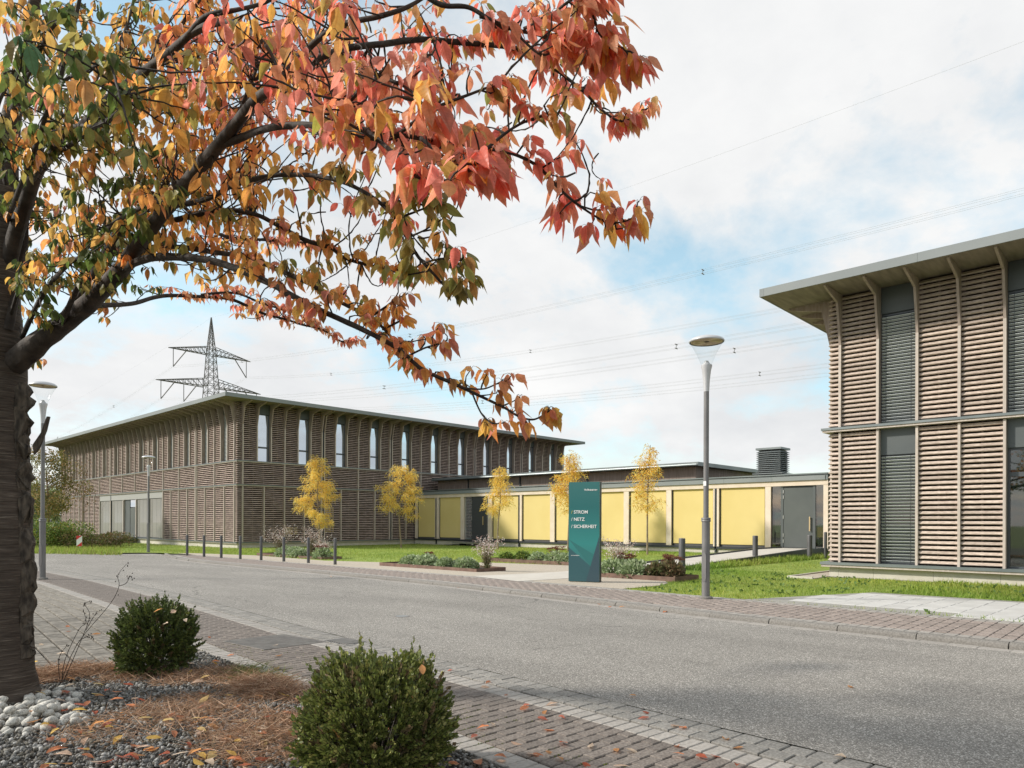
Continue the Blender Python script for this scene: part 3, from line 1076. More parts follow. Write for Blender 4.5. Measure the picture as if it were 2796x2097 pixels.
# pale blinds behind the shaded slats at ground level
fr_.box(MB(), 0, 0, 0, 0, 0, 0)
for a0, a1, z0, z1 in ((3.42, 4.3, 0.65, 1.15), (6.4, 7.15, 0.75, 1.15), (6.4, 7.15, 1.35, 2.6)):
    fr_.box(q := MB(), a0, a1, -0.128, -0.122, z0, z1).build('back_screen', 'yellow_screen', bA)
# glazed entrance bay on the lit side
ax = [GL0, 1.825 + 2.96 * 4.5, 17.86, 20.85, 1.825 + 2.96 * 7.5, GL1]
fl_.box(q := MB(), GL0, GL1, -0.12, -0.03, Z1 - 0.50, Z1 - 0.01).build('spandrel', 'spandrel', bA)
def blind_bay(a0, a1):
    w = fl_.window(a0 + 0.05, a1 - 0.05, Z0 + 0.12, Z1 - 0.51, 0, None, rec=-0.16, pane='sky_glass')
    z = Z0 + 0.2
    while z < Z1 - 0.58:
        fl_.box(q := MB(), a0 + 0.08, a1 - 0.08, -0.105, -0.085, z, z + 0.075).build('blind_slat', 'blind_light', w)
        z += 0.088
    cb = MB()
    for t in (0.22, 0.5, 0.78):
        a = lerp(a0, a1, t)
        fl_.box(cb, a - 0.006, a + 0.006, -0.083, -0.079, Z0 + 0.2, Z1 - 0.55)
    cb.build('blind_cord', 'dark_metal', w)
for a0, a1 in ((ax[0], ax[1]), (ax[1], ax[2]), (ax[3], ax[4]), (ax[4], ax[5])):
    blind_bay(a0, a1)
for a in ax:
    fl_.box(q := MB(), a - 0.05, a + 0.05, -0.16, 0.02, Z0 + 0.115, Z1 - 0.505).build('mullion', 'post_wood', bA)
dr = fl_.box(q := MB(), 18.02, 19.55, -0.20, -0.14, 0.25, 2.62).build('door', 'door_metal', bA)
fl_.box(q := MB(), 18.1, 18.16, -0.139, -0.08, 1.2, 1.45).build('door_handle', 'steel', dr)
fl_.box(q := MB(), 18.0, 19.6, -0.20, -0.15, 2.70, 3.28).build('transom_pane', 'sky_glass', dr)
fl_.box(q := MB(), 17.91, 20.8, -0.24, -0.21, 0.22, 3.29).build('door_recess', 'frame_metal', dr)
fl_.box(q := MB(), 19.6, 20.75, -0.2, -0.12, 0.25, 3.28).build('side_panel', 'panel_metal', dr)
st = empty('entrance_steps', tuple(fl_.p(20, 0.8, zr(XA, 63))), 'grey steel landing with open steps below the entrance door', 'steps')
zl = 0.22
fl_.box(q := MB(), 17.4, 22.4, 0.09, 1.3, zl - 0.16, zl).build('landing', 'panel_metal', st)
for k in range(3):
    fl_.box(q := MB(), 22.45 + k * 0.32, 22.72 + k * 0.32, 0.15, 1.25, zl - 0.14 * (k + 1) - 0.03, zl - 0.14 * (k + 1)).build('tread', 'steel', st)
for o in (0.1, 1.28):
    pts = [fl_.p(22.4, o, zl), fl_.p(23.5, o, zl - 0.45), fl_.p(23.5, o, zl - 0.58), fl_.p(22.4, o, zl - 0.17)]
    MB().extrude(pts, fl_.O * 0.03).build('stringer', 'panel_metal', st)
for a in (17.8, 19.8, 22.2):
    fl_.box(q := MB(), a, a + 0.08, 0.4, 1.0, -0.45, zl - 0.161).build('leg', 'dark_metal', st)

# ---- near building (B) at the right edge
XB, YB = 20.98, 7.37
BL = 21.0
bB = empty('slatted_building', (XB, YB, zr(XB, YB)), 'near timber slatted building with flared brackets under a wide eave', 'building')
fb_ = Face(bB, (XB, YB, 0), (0, -1, 0), (-1, 0, 0), 'front')
fe_ = Face(bB, (XB, YB, 0), (1, 0, 0), (0, 1, 0), 'end')
B0, B1, BS = 0.28, 4.115, 8.0
MB().box(XB + 0.34, XB + 14, YB - BL, YB - 0.34, -0.4, BS).build('wall', 'backing', bB)
pl = MB().box(XB + 0.06, XB + 14, YB - BL, YB - 0.06, -0.4, B0).build('plinth', 'joint_sand', bB)
a = 0.06
for k, wd in enumerate([0.22, 0.93] + [1.46] * 8):
    fb_.box(q := MB(), a + 0.003, a + wd - 0.003, -0.06, -0.035, -0.10, B0 - 0.002).build('plinth_slab', 'plinth_concrete', pl)
    a += wd
a = 0.035
for k in range(6):
    fe_.box(q := MB(), a + 0.003, a + 1.45, -0.06, -0.036, -0.10, B0 - 0.002).build('plinth_slab', 'plinth_concrete', pl)
    a += 1.46
fb_.box(q := MB(), 0.0, BL, -0.045, 0.0, -0.4, -0.005).build('footing', 'kerb_concrete', pl)
rB = MB().box(XB - 1.39, XB + 15, YB - BL, YB + 1.39, BS, BS + 0.03).build('roof', 'plywood', bB)
jn = [YB + 1.42, YB + 1.29, YB - 1.02 - 1.6, YB - 5.5, YB - 9.5, YB - BL]
for a, b in zip(jn, jn[1:]):
    MB().box(XB - 1.42, XB - 1.39, b + 0.004, a, BS - 0.01, BS + 0.215).build('fascia', 'fascia_metal', rB)
MB().box(XB - 1.389, XB + 15, YB + 1.39, YB + 1.42, BS - 0.01, BS + 0.215).build('fascia', 'fascia_metal', rB)
MB().box(XB - 1.38, XB + 15, YB - BL, YB + 1.38, BS + 0.04, BS + 0.19).build('roof_deck', 'fascia_metal', rB)
for fc_, L in ((fb_, BL), (fe_, 13)):
    fc_.band('sill', 0, L, B0, 0.06, 0.075, 0.16, 0.135, fc_ is fb_)
    fc_.band('belt', 0, L, B1, 0.055, 0.065, 0.15, 0.12, fc_ is fb_)
posts = [0.33, 1.32, 2.283, 3.246, 4.21, 5.17, 6.13, 7.09, 8.05, 9.02, 9.98]
wins = {1, 4, 7}
bl0, bl1, bu0, bu1 = B0 + 0.155, B1 - 0.02, B1 + 0.14, BS - 0.03
B_bk, B_bt, B_far = MB(), MB(), MB()
for z0, z1 in ((bl0, bl1), (bu0, bu1)):
    fb_.slats(0, 0.30, z0, z1, None, True)
    fb_.backing(B_bk, 0.145, 0.30, z0, z1)
    fe_.slats(0, 0.30, z0, z1, B_far, True)
    fe_.backing(B_bk, 0.145, 0.30, z0, z1)
    fb_.battens(B_bt, 0.05, 0.33, z0, z1, 2)
    for k, (a, b) in enumerate(zip(posts, posts[1:])):
        fe_.slats(a + 0.03, b - 0.03, z0, z1, B_far)
        fe_.backing(B_bk, a + 0.03, b - 0.03, z0, z1)
        if k in wins:
            continue
        fb_.slats(a + 0.03, b - 0.03, z0, z1, None if k < 4 else B_far)
        fb_.backing(B_bk, a + 0.03, b - 0.03, z0, z1)
        fb_.battens(B_bt, a + 0.03, b - 0.03, z0, z1)
for k, a in enumerate(posts):
    fb_.post(a, bl0 - 0.03, bl1)
    fb_.bracket(a, bu0 - 0.03, BS)
    fe_.post(a, bl0 - 0.03, bl1)
    fe_.bracket(a, bu0 - 0.03, BS)
B_far.build('slat_cladding', 'slat_wood', bB, kind='stuff')
B_bk.build('backing_board', 'backing', bB, kind='stuff')
B_bt.build('batten', 'batten', bB, kind='stuff')
blc = {}
def blind(w, a0, a1, z0, z1, o=-0.135):
    key = round(a1 - a0, 3)
    if key not in blc:
        prof = [(0.0, 0.0), (0.030, 0.006), (0.050, 0.022), (0.050, 0.026), (0.028, 0.012), (0.0, 0.006)]
        blc[key] = MB().extrude([fb_.v(0, -oo, 0.075 - zz * 1.9) for oo, zz in prof], fb_.A * (a1 - a0)).mesh('blind_slat', 'blind_metal')
    z = z0
    while z < z1:
        link('blind_slat', blc[key], w, fb_.p(a0, o + 0.03, z))
        z += 0.0885
    cb = MB()
    for t in (0.13, 0.87):
        a = lerp(a0, a1, t)
        fb_.box(cb, a - 0.004, a + 0.004, o + 0.032, o + 0.038, z0, z1 + 0.05)
    cb.build('blind_cord', 'dark_metal', w)
for k in sorted(wins):
    a0, a1 = posts[k] + 0.03, posts[k + 1] - 0.03
    for z0, z1 in ((bl0, bl1), (bu0, bu1)):
        low = z1 < 5
        clear = low and k != 1
        w = fb_.window(a0, a1, z0 - 0.03, z1 + 0.02, 0.72, 2.28 if clear else None, rec=-0.24, pane='door_glass' if clear else 'dark_glass')
        if not clear:
            blind(w, a0 + 0.035, a1 - 0.035, z0, z1 - 0.80)
# room behind the clear window
fb_.box(q := MB(), posts[4] - 0.1, posts[5] + 0.1, -0.335, -0.331, bl0, bl1).build('room_wall', 'green_board', bB)

# ------------------------------------------------------------------ low yellow link building
XP = 34.935
YL, YR = 43.55, 12.25
bP = empty('link_building', (XP, 28, zr(XP, 28)), 'low flat-roofed link building with a row of yellow screens', 'building')
fp = Face(bP, (XP, YL, 0), (0, -1, 0), (-1, 0, 0), 'front')
LP = YL - YR
PB, PT = 0.30, 3.38
def py(y): return YL - y
fp.box(q := MB(), 0, LP + 0.4, -6, -0.10, -0.5, 3.9).build('wall', 'interior', bP)
fp.box(q := MB(), 0, LP, -0.09, -0.03, -0.6, 0.16).build('plinth', 'plinth_concrete', bP)
fp.box(q := MB(), 0, LP, -0.095, 0.07, 0.161, 0.275).build('sill', 'dark_metal', bP)
fp.box(q := MB(), 0, LP, -0.05, 0.06, PT, PT + 0.24).build('beam', 'beam_wood', bP)
rfp = fp.box(q := MB(), -0.0, LP, -8, 0.10, PT + 0.242, PT + 0.50).build('roof', 'flashing', bP)
a = 0.0
while a < LP - 0.1:
    b = min(a + 2.6, LP)
    fp.box(q := MB(), a, b - 0.008, 0.101, 0.135, PT + 0.245, PT + 0.46).build('fascia', 'fascia_metal', rfp)
    a = b
fp.box(q := MB(), 0, LP, -0.25, 0.16, PT + 0.52, PT + 0.585).build('gutter_edge', 'flashing', rfp)
pp = [(43.47, 43.22), (41.09, 40.99), (40.907, 40.653), (38.219, 37.837), (35.349, 34.985), (32.333, 32.149), (29.651, 29.281), (26.93, 26.57), (23.945, 23.591), (21.076, 20.752), (18.20, 18.12), (17.996, 17.876), (15.342, 15.045), (12.467, 12.25)]
for y1, y0 in pp:
    fp.box(q := MB(), py(y1), py(y0), -0.098, 0.045, PB - 0.02, PT - 0.001).build('post', 'beam_wood', bP)
pan = [(43.20, 41.11), (40.64, 38.24), (34.96, 32.50), (32.13, 29.67), (29.26, 26.95), (26.55, 23.97), (23.57, 21.10), (20.73, 18.22), (17.86, 15.36)]
for y1, y0 in pan:
    fp.box(q := MB(), py(y1) + 0.05, py(y0) - 0.05, -0.075, -0.060, PB + 0.10, PT - 0.002).build('yellow_screen', 'yellow_screen', bP)
    fp.box(q := MB(), py(y1), py(y1) + 0.045, -0.095, -0.04, PB, PT - 0.002).build('guide_rail', 'dark_metal', bP)
for y in (40.95, 32.4, 18.06):
    a = py(y)
    fp.box(q := MB(), a - 0.045, a + 0.045, -0.02, 0.07, -0.1, PT - 0.01).build('downpipe', 'dark_metal', bP)
# dark door, with a slatted side light
dk = fp.box(q := MB(), py(37.11), py(35.62), -0.08, -0.03, PB, PT - 0.004).build('door', 'door_dark', bP)
fp.box(q := MB(), py(35.95), py(35.88), -0.03, 0.02, 1.35, 1.95).build('door_handle', 'brass', dk)
for k in range(3):
    fp.box(q := MB(), py(37.13), py(37.07), -0.03, -0.012, 0.55 + k * 1.15, 0.80 + k * 1.15).build('hinge', 'steel', dk)
fp.box(q := MB(), py(37.82), py(37.12), -0.10, -0.06, PB, PT - 0.004).build('side_pane', 'sky_glass', dk)
fp.box(q := MB(), py(35.60), py(35.36), -0.10, -0.06, PB, PT - 0.004).build('side_pane', 'sky_glass', dk)
# grey main door with glazed side lights
dg = fp.box(q := MB(), py(14.43), py(12.985), -0.09, -0.04, PB + 0.02, PT - 0.10).build('door', 'door_metal', bP)
fp.box(q := MB(), py(14.56), py(14.44), -0.095, -0.02, PB, PT - 0.002).build('door_frame', 'panel_metal', dg)
fp.box(q := MB(), py(12.98), py(12.86), -0.095, -0.02, PB, PT - 0.002).build('door_frame', 'panel_metal', dg)
fp.box(q := MB(), py(14.435), py(12.99), -0.095, -0.045, PT - 0.095, PT - 0.002).build('door_head', 'dark_metal', dg)
for z in (0.55, 0.85, 1.75, 2.75, 3.02):
    fp.box(q := MB(), py(14.45), py(14.41), -0.035, -0.01, z, z + 0.17).build('hinge', 'steel', dg)
hm = fp.box(MB(), py(13.14), py(13.09), 0.02, 0.055, 1.15, 1.85)
hm.build('door_handle', 'brass', dg)
hm2 = MB()
for z in (1.22, 1.75):
    fp.box(hm2, py(13.13), py(13.10), -0.039, 0.019, z, z + 0.03)
hm2.build('handle_bracket', 'dark_metal', dg)
fp.box(q := MB(), py(15.04), py(14.56), -0.07, -0.06, PB, PT - 0.004).build('side_pane', 'door_glass', dg)
fp.box(q := MB(), py(12.855), py(12.47), -0.07, -0.06, PB, PT - 0.004).build('side_pane', 'door_glass', dg)
fp.box(q := MB(), py(14.9), py(14.6), -0.099, -0.095, 1.05, 2.1).build('inner_panel', 'green_board', dg)
fp.box(q := MB(), py(12.84), py(12.5), -0.099, -0.095, 1.35, 2.05).build('inner_panel', 'green_board', dg)
fp.box(q := MB(), py(12.80), py(12.5), -0.099, -0.095, 0.85, 1.34).build('inner_panel', 'orange_board', dg)
# recessed upper storey
YU = 20.4
up = MB().box(XP + 2.1, XP + 15, YU, YL - 0.3, 3.9, 4.80).build('upper_wall', 'dark_wood', bP)
ur = MB().box(XP + 1.6, XP + 15.4, YU - 0.4, YL - 0.2, 4.82, 4.90).build('upper_roof', 'plywood', bP)
MB().box(XP + 1.55, XP + 1.59, YU - 0.43, YL - 0.2, 4.80, 5.02).build('fascia', 'flashing', ur)
MB().box(XP + 1.591, XP + 15.4, YU - 0.43, YU - 0.40, 4.80, 5.02).build('fascia', 'flashing', ur)
mt = MB()
mt.tube([(XP + 1.45, YU - 0.4, 4.86), (XP + 1.45, YL - 0.3, 4.86)], 0.06, 8)
mt.build('gutter', 'flashing', ur, True)
for yy in (39.6, 34.2, 28.2, 22.9):
    MB().box(XP + 2.02, XP + 2.09, yy, yy + 0.1, 3.9, 4.8).build('downpipe', 'dark_metal', up)
# step at the dark door
dstep = empty('door_step', tuple(fp.p(py(36.6), 0.6, -0.15)), 'small grey metal step below the dark door of the link building', 'step')
fp.box(q := MB(), py(38.0), py(35.6), 0.08, 1.1, 0.02, 0.12).build('landing', 'steel', dstep)
fp.box(q := MB(), py(38.9), py(38.05), 0.15, 1.0, -0.12, -0.05).build('tread', 'steel', dstep)
for a in (38.8, 37.4, 35.9):
    fp.box(q := MB(), py(a), py(a) + 0.08, 0.3, 0.9, -0.3, 0.019 if a < 38.5 else -0.051).build('leg', 'dark_metal', dstep)
# louvred ventilation unit on the roof
vu = empty('ventilation_unit', (38.9, 16.6, PT + 0.50), 'grey louvred ventilation box standing on the flat roof', 'ventilation box')
VX0, VX1, VY0, VY1, VZ0 = 38.25, 39.5, 15.95, 17.35, PT + 0.50
MB().box(VX0 + 0.12, VX1 - 0.12, VY0 + 0.12, VY1 - 0.12, VZ0, VZ0 + 1.70).build('body', 'dark_metal', vu)
MB().box(VX0 - 0.02, VX1 + 0.02, VY0 - 0.02, VY1 + 0.02, VZ0 + 1.74, VZ0 + 1.85).build('lid', 'flashing', vu)
MB().box(VX0 - 0.15, VX1 + 0.15, VY0 - 0.15, VY1 + 0.15, VZ0 + 0.38, VZ0 + 0.43).build('base_tray', 'flashing', vu)
for k in range(11):
    z = VZ0 + 0.52 + k * 0.108
    mb = MB()
    b0 = [(VX0, VY0), (VX1, VY0), (VX1, VY1), (VX0, VY1)]
    b1 = [(VX0 + 0.11, VY0 + 0.11), (VX1 - 0.11, VY0 + 0.11), (VX1 - 0.11, VY1 - 0.11), (VX0 + 0.11, VY1 - 0.11)]
    for i in range(4):
        j = (i + 1) % 4
        mb.poly([(*b0[i], z), (*b0[j], z), (*b1[j], z + 0.07), (*b1[i], z + 0.07)])
        mb.poly([(*b0[i], z - 0.015), (*b0[j], z - 0.015), (*b0[j], z), (*b0[i], z)])
    mb.build('louvre', 'flashing', vu)
# gap between building A corner and roof: nothing

# ------------------------------------------------------------------ ramp up to the grey door
rmp = empty('entrance_ramp', (27, 13.4, zr(27, 13.4)), 'pale concrete ramp with dark side walls leading to the grey door', 'ramp')
z0 = zr(20.7, 13) + 0.01
prof = [(20.7, z0), (32.2, PB - 0.0), (XP - 0.1, PB), (XP - 0.1, -0.5), (20.7, -0.5)]
MB().extrude([(x, 12.36, z) for x, z in prof], (0, 2.08, 0)).build('deck', 'path_concrete', rmp)
for y0, y1 in ((12.24, 12.36), (14.44, 14.56)):
    pr = [(20.7, z0 + 0.05), (32.2, PB + 0.06), (XP - 0.12, PB + 0.06), (XP - 0.12, -0.5), (20.7, -0.5)]
    MB().extrude([(x, y0, z) for x, z in pr], (0, y1 - y0, 0)).build('side_wall', 'dark_metal', rmp)

# ------------------------------------------------------------------ street furniture
def copy_tree(o, parent=None):
    c = o.copy()
    COL.objects.link(c)
    if parent is not None:
        c.parent = parent
    for ch in list(o.children):
        copy_tree(ch, c)
    return c
def make_lamp(label):
    r = empty('street_lamp', (0, 0, 0), label, 'street lamp', 'street lamps with glass cone heads')
    MB().lathe([(0.13, -0.02), (0.13, 0.035), (0.115, 0.045), (0.09, 0.05)], 24).build('base_plate', 'kerb_concrete', r, True)
    MB().lathe([(0.076, 0.0), (0.076, 1.50), (0.09, 1.505), (0.09, 1.53), (0.082, 1.54), (0.09, 1.55), (0.086, 1.575), (0.05, 1.585), (0.05, 4.10)], 24).build('pole', 'lamp_grey', r, True)
    hp = MB()
    pts = []
    for k in range(24):
        t = math.pi * 2 * k / 24
        pts.append((0, 0.045 * max(-1, min(1, 1.3 * math.cos(t))), 0.62 + 0.28 * max(-1, min(1, 1.2 * math.sin(t)))))
    hp.extrude([(-0.0805, y, z) for _, y, z in pts], (0.012, 0, 0))
    hp.build('service_hatch', 'lamp_grey', r)
    h = MB().lathe([(0.052, 4.04), (0.055, 4.10), (0.062, 4.25), (0.085, 4.45), (0.105, 4.53), (0.105, 4.56), (0.075, 4.57), (0.06, 4.60)], 24).build('neck', 'lamp_light', r, True)
    MB().lathe([(0.04, 4.57), (0.04, 4.63), (0.028, 4.64)], 16).build('light_source', 'steel', h, True)
    MB().lathe([(0.098, 4.56), (0.13, 4.64), (0.19, 4.78), (0.27, 4.93), (0.325, 5.02)], 32, cap=False).build('glass_cone', 'lamp_glass', r, True)
    cap_ = MB().lathe([(0.325, 5.00), (0.335, 5.015), (0.33, 5.035), (0.28, 5.075), (0.18, 5.105), (0.06, 5.118), (0.001, 5.12)], 32, cap=False).build('cap', 'lamp_light', r, True)
    rings = MB()
    for k in range(7):
        rr = 0.30 - k * 0.035
        rings.lathe([(rr, 5.012), (rr - 0.018, 5.035), (rr - 0.033, 5.012)], 28, cap=False)
    rings.build('reflector', 'lamp_reflector', cap_, True)
    return r
lp = ground_at(1920, 1637, 0.06)
lamp1 = make_lamp('tall grey street lamp at the lawn edge beside the teal sign')
lamp1.location = (lp.x + 0.1, lp.y, zr(lp.x, lp.y))
lamp1.scale.z = 0.987
for (u, v), lab, sc in (((116, 1582), 'grey street lamp on the block paving right beside the cherry trunk', 1.0), ((405, 1510), 'grey street lamp in front of the slatted building entrance', 1.0)):
    q = ground_at(u, v)
    c = copy_tree(lamp1)
    c['label'] = lab
    c.location = (q.x, q.y, zroad(q.y))
    c.rotation_euler.z = 0.6
    c.scale.z = 1.05 if u < 200 else 1.0
st_ = MB().box(-0.08, -0.077, -0.03, 0.03, 2.2, 2.29)
st_.v = [(x + 0.026, y, z) for x, y, z in st_.v]
st_.build('sticker', 'sticker', None)
so = COL.objects[-1]
so.parent = lamp1
# bollards
def make_bollard():
    r = empty('bollard', (0, 0, 0), 'slim dark grey steel bollard in the row beside the road', 'bollard', 'bollards in a row along the gravel strip')
    MB().lathe([(0.057, -0.1), (0.057, 0.93), (0.054, 0.945)], 20).build('post', 'bollard_grey', r, True)
    MB().lathe([(0.054, 0.9451), (0.047, 0.955), (0.001, 0.958)], 20, cap=False).build('cap', 'lamp_grey', r, True)
    return r
b0 = make_bollard()
bp_ = [(511, 1517.5), (557, 1521), (604, 1524), (656, 1527), (713, 1530), (775, 1533.5), (842, 1537.5), (915, 1541.5)]
for i, (u, v) in enumerate(bp_):
    g = ground_at(u, v, 0.05)
    o = b0 if i == 0 else copy_tree(b0)
    o['label'] = '%s slim grey bollard of the row, counted from the lamp by the entrance' % ('first', 'second', 'third', 'fourth', 'fifth', 'sixth', 'seventh', 'eighth')[i]
    o.location = (g.x, g.y, zr(g.x, g.y))
for (u, v), lab in (((1862, 1556), 'thick grey bollard on the lawn at the foot of the ramp'), ((2062, 1532), 'thick grey bollard on the lawn halfway up the ramp'), ((2213, 1521), 'thick grey bollard beside the ramp close to the slatted wall'), ((2244, 1517), 'thin grey post between the ramp wall and the slatted building')):
    g = ground_at(u, v)
    if u > 2100:
        g = Vector((31.2, 11.72, 0)) if u < 2230 else Vector((32.6, 11.55, 0))
    o = copy_tree(b0)
    o['label'] = lab
    del o['group']
    o.location = (g.x, g.y, zr(g.x, g.y) - 0.02)
    o.scale = (1.9, 1.9, 1.12) if u < 2230 else (1.2, 1.2, 1.25)
# ------------------------------------------------------------------ teal sign
def text_mesh(txt, size, spacing=1.0, off=0.0):
    cu = bpy.data.curves.new('lettering', 'FONT')
    cu.body = txt
    cu.size = size
    cu.space_character = spacing
    cu.offset = off
    cu.extrude = 0.001
    cu.resolution_u = 6
    to = bpy.data.objects.new('lettering', cu)
    COL.objects.link(to)
    dg_ = bpy.context.evaluated_depsgraph_get()
    me = bpy.data.meshes.new_from_object(to.evaluated_get(dg_))
    bpy.data.objects.remove(to)
    return me
sl = ground_at(1552.4, 1588, 0.05)
sr = ground_at(1636, 1590.5, 0.05)
sr = Vector((sr.x, sr.y, 0))
sl = Vector((sl.x, sl.y, 0))
sx = (sr - sl)
SW = sx.length
sx.normalize()
sn = Vector((sx.y, -sx.x, 0))
if sn.x > 0:
    sn = -sn
sbase = Vector((sl.x, sl.y, zr(sl.x, sl.y)))
sgn = empty('information_sign', (sbase.x, sbase.y, sbase.z), 'tall teal information pillar with white lettering on the gravel', 'sign')
SH = 2.52
def sp_(a, o, z): return sbase + sx * a + sn * o + Vector((0, 0, z))
def sbox(mb, a0, a1, o0, o1, z0, z1):
    return mb.hexa([sp_(a0, o0, z0), sp_(a1, o0, z0), sp_(a1, o1, z0), sp_(a0, o1, z0), sp_(a0, o0, z1), sp_(a1, o0, z1), sp_(a1, o1, z1), sp_(a0, o1, z1)])
def teal_mat():
    m = bpy.data.materials.new('sign_teal')
    m.use_nodes = True
    t = m.node_tree
    b = t.nodes['Principled BSDF']
    b.inputs['Roughness'].default_value = 0.35
    tc = t.nodes.new('ShaderNodeTexCoord')
    sp = t.nodes.new('ShaderNodeSeparateXYZ')
    t.links.new(tc.outputs['Object'], sp.inputs[0])
    mr = t.nodes.new('ShaderNodeMapRange')
    mr.inputs['From Max'].default_value = SH
    t.links.new(sp.outputs[2], mr.inputs[0])
    r = t.nodes.new('ShaderNodeValToRGB')
    e = r.color_ramp.elements
    e[0].position, e[0].color = 0.0, (0.045, 0.085, 0.10, 1)
    e[1].position, e[1].color = 1.0, (0.035, 0.15, 0.148, 1)
    q = e.new(0.38); q.color = (0.03, 0.215, 0.205, 1)
    q = e.new(0.75); q.color = (0.018, 0.13, 0.132, 1)
    t.links.new(mr.outputs[0], r.inputs[0])
    t.links.new(r.outputs[0], b.inputs['Base Color'])
    MAT['sign_teal'] = m
teal_mat()
mat('sign_shade', (0.036, 0.10, 0.115), rough=0.35)
mat('sign_shade2', (0.042, 0.078, 0.098), rough=0.35)
mat('sign_teal_soft', (0.032, 0.155, 0.152), rough=0.35)
mat('sign_edge', (0.03, 0.033, 0.035), rough=0.4)
mat('sign_yellow', (0.60, 0.50, 0.05), rough=0.5)
mat('letter_white', (0.82, 0.82, 0.80), rough=0.5)
sbox(MB(), 0, SW, -0.07, 0.0, 0.012, SH).build('face_panel', 'sign_teal', sgn)
sbox(MB(), 0.012, SW - 0.012, -0.085, -0.0701, 0.0, SH - 0.012).build('yellow_strip', 'sign_yellow', sgn)
sbox(MB(), 0.0, SW + 0.006, -0.21, -0.0851, 0.0, SH).build('back_panel', 'sign_edge', sgn)
def sprint(name, pts, o, m):
    MB().poly([sp_(a * SW, o, z * SH) for a, z in pts]).build(name, m, sgn)
sprint('colour_field', [(0.0, 0.425), (1.0, 0.245), (1.0, 0.08), (0.69, 0.17)], 0.0008, 'sign_teal_soft')
sprint('colour_field', [(0.0, 0.345), (0.69, 0.165), (1.0, 0.075), (1.0, 0.005), (0.0, 0.005)], 0.0016, 'sign_shade')
sprint('colour_field', [(1.0, 0.46), (1.0, 0.005), (0.57, 0.005)], 0.0024, 'sign_shade2')
sprint('colour_field', [(0.0, 0.20), (0.0, 0.005), (0.57, 0.005), (0.62, 0.06)], 0.0032, 'sign_shade')
mrot = Matrix((sx, Vector((0, 0, 1)), sn)).transposed().to_4x4()
def letters(txt, a, z, size, name='lettering', off=0.0, sp=1.0, m='letter_white', right=False):
    me = text_mesh(txt, size, sp, off)
    me.materials.clear()
    me.materials.append(MAT[m])
    w_ = max(v.co.x for v in me.vertices) if me.vertices else 0
    if right:
        a = a - w_
    me.transform(mrot)
    link(name, me, sgn, sp_(a, 0.006, z))
for txt, z in (('STROM', 0.684), ('NETZ', 0.612), ('SICHERHEIT', 0.540)):
    letters('/', SW * 0.085, SH * z, 0.116, 'slash_mark', 0.0, m='sign_yellow' if txt == 'STROM' else 'letter_white')
    letters(txt, SW * 0.165, SH * z, 0.116, 'lettering', 0.0009, 0.96)
letters('TR', SW * 0.50, SH * 0.912, 0.062, 'logo_lettering', 0.0008, 0.92)
letters('NSNET BW', SW * 0.652, SH * 0.912, 0.050, 'logo_lettering', 0.0008, 0.86)
lm = MB()
for a0, a1 in ((0.606, 0.628), (0.650, 0.628)):
    lm.extrude([sp_(SW * a0, 0.006, SH * 0.912), sp_(SW * a0 + 0.011, 0.006, SH * 0.912), sp_(SW * a1 + 0.005, 0.006, SH * 0.934), sp_(SW * a1 - 0.006, 0.006, SH * 0.934)], sn * 0.001)
lm.build('logo_mark', 'letter_white', sgn)
letters('www.transnetbw.de', SW * 0.085, SH * 0.262, 0.026, 'small_lettering', 0.0006)
# ------------------------------------------------------------------ drains and covers
gr = empty('drain_cover', tuple(ground_at(760, 1755)), 'rectangular steel mesh cover set into the block paving', 'drain cover')
gz = zroad(8.3) + 0.004
c4 = [ground_at(*p) for p in ((620, 1745), (805, 1735), (905, 1758), (665, 1777))]
cc = sum(c4, Vector()) / 4
ex = Vector((0.82, -0.02, 0)); ey = Vector((-0.075, 0.93, 0)) * 0.5 / 0.5
ex *= 0.5; ey *= 0.5
c4 = [cc - ex - ey, cc + ex - ey, cc + ex + ey, cc - ex + ey]
ct = MB()
ct.extrude([(p.x, p.y, gz - 0.03) for p in c4], (0, 0, 0.026))
ct.build('cover_plate', 'grate_iron', gr)
bars = MB()
for n_, (pa, pb, pc, pd) in ((26, (c4[0], c4[1], c4[3], c4[2])), (30, (c4[0], c4[3], c4[1], c4[2]))):
    for i in range(n_ + 1):
        t = i / n_
        p, q = pa.lerp(pb, t), pc.lerp(pd, t)
        d = (pb - pa).normalized() * 0.004
        bars.hexa([(p.x - d.x, p.y - d.y, gz - 0.003), (p.x + d.x, p.y + d.y, gz - 0.003), (q.x + d.x, q.y + d.y, gz - 0.003), (q.x - d.x, q.y - d.y, gz - 0.003),
                   (p.x - d.x, p.y - d.y, gz + 0.006), (p.x + d.x, p.y + d.y, gz + 0.006), (q.x + d.x, q.y + d.y, gz + 0.006), (q.x - d.x, q.y - d.y, gz + 0.006)])
bars.build('mesh_bars', 'grate_iron', gr, kind='stuff')
gy = empty('gully_grate', (5.09, 7.75, zroad(7.75)), 'small slotted iron gully grate in the gutter row', 'gully grate')
MB().box(4.935, 5.255, 7.50, 7.98, zroad(7.7) - 0.03, zroad(7.7) + 0.002).build('frame', 'dark_metal', gy)
for k in range(9):
    y = 7.53 + k * 0.052
    MB().box(4.955, 5.235, y, y + 0.026, zroad(7.7) + 0.0021, zroad(7.7) + 0.010).build('bar', 'grate_iron', gy)
mhp = ground_at(1097, 1683)
mh = empty('manhole_cover', (mhp.x, mhp.y, zroad(mhp.y)), 'small round iron cover sunk in the asphalt road', 'manhole cover')
MB().lathe([(0.13, -0.02), (0.13, 0.006), (0.11, 0.006), (0.108, 0.002), (0.001, 0.003)], 24, (mhp.x, mhp.y, zroad(mhp.y)), False).build('ring', 'grate_iron', mh)
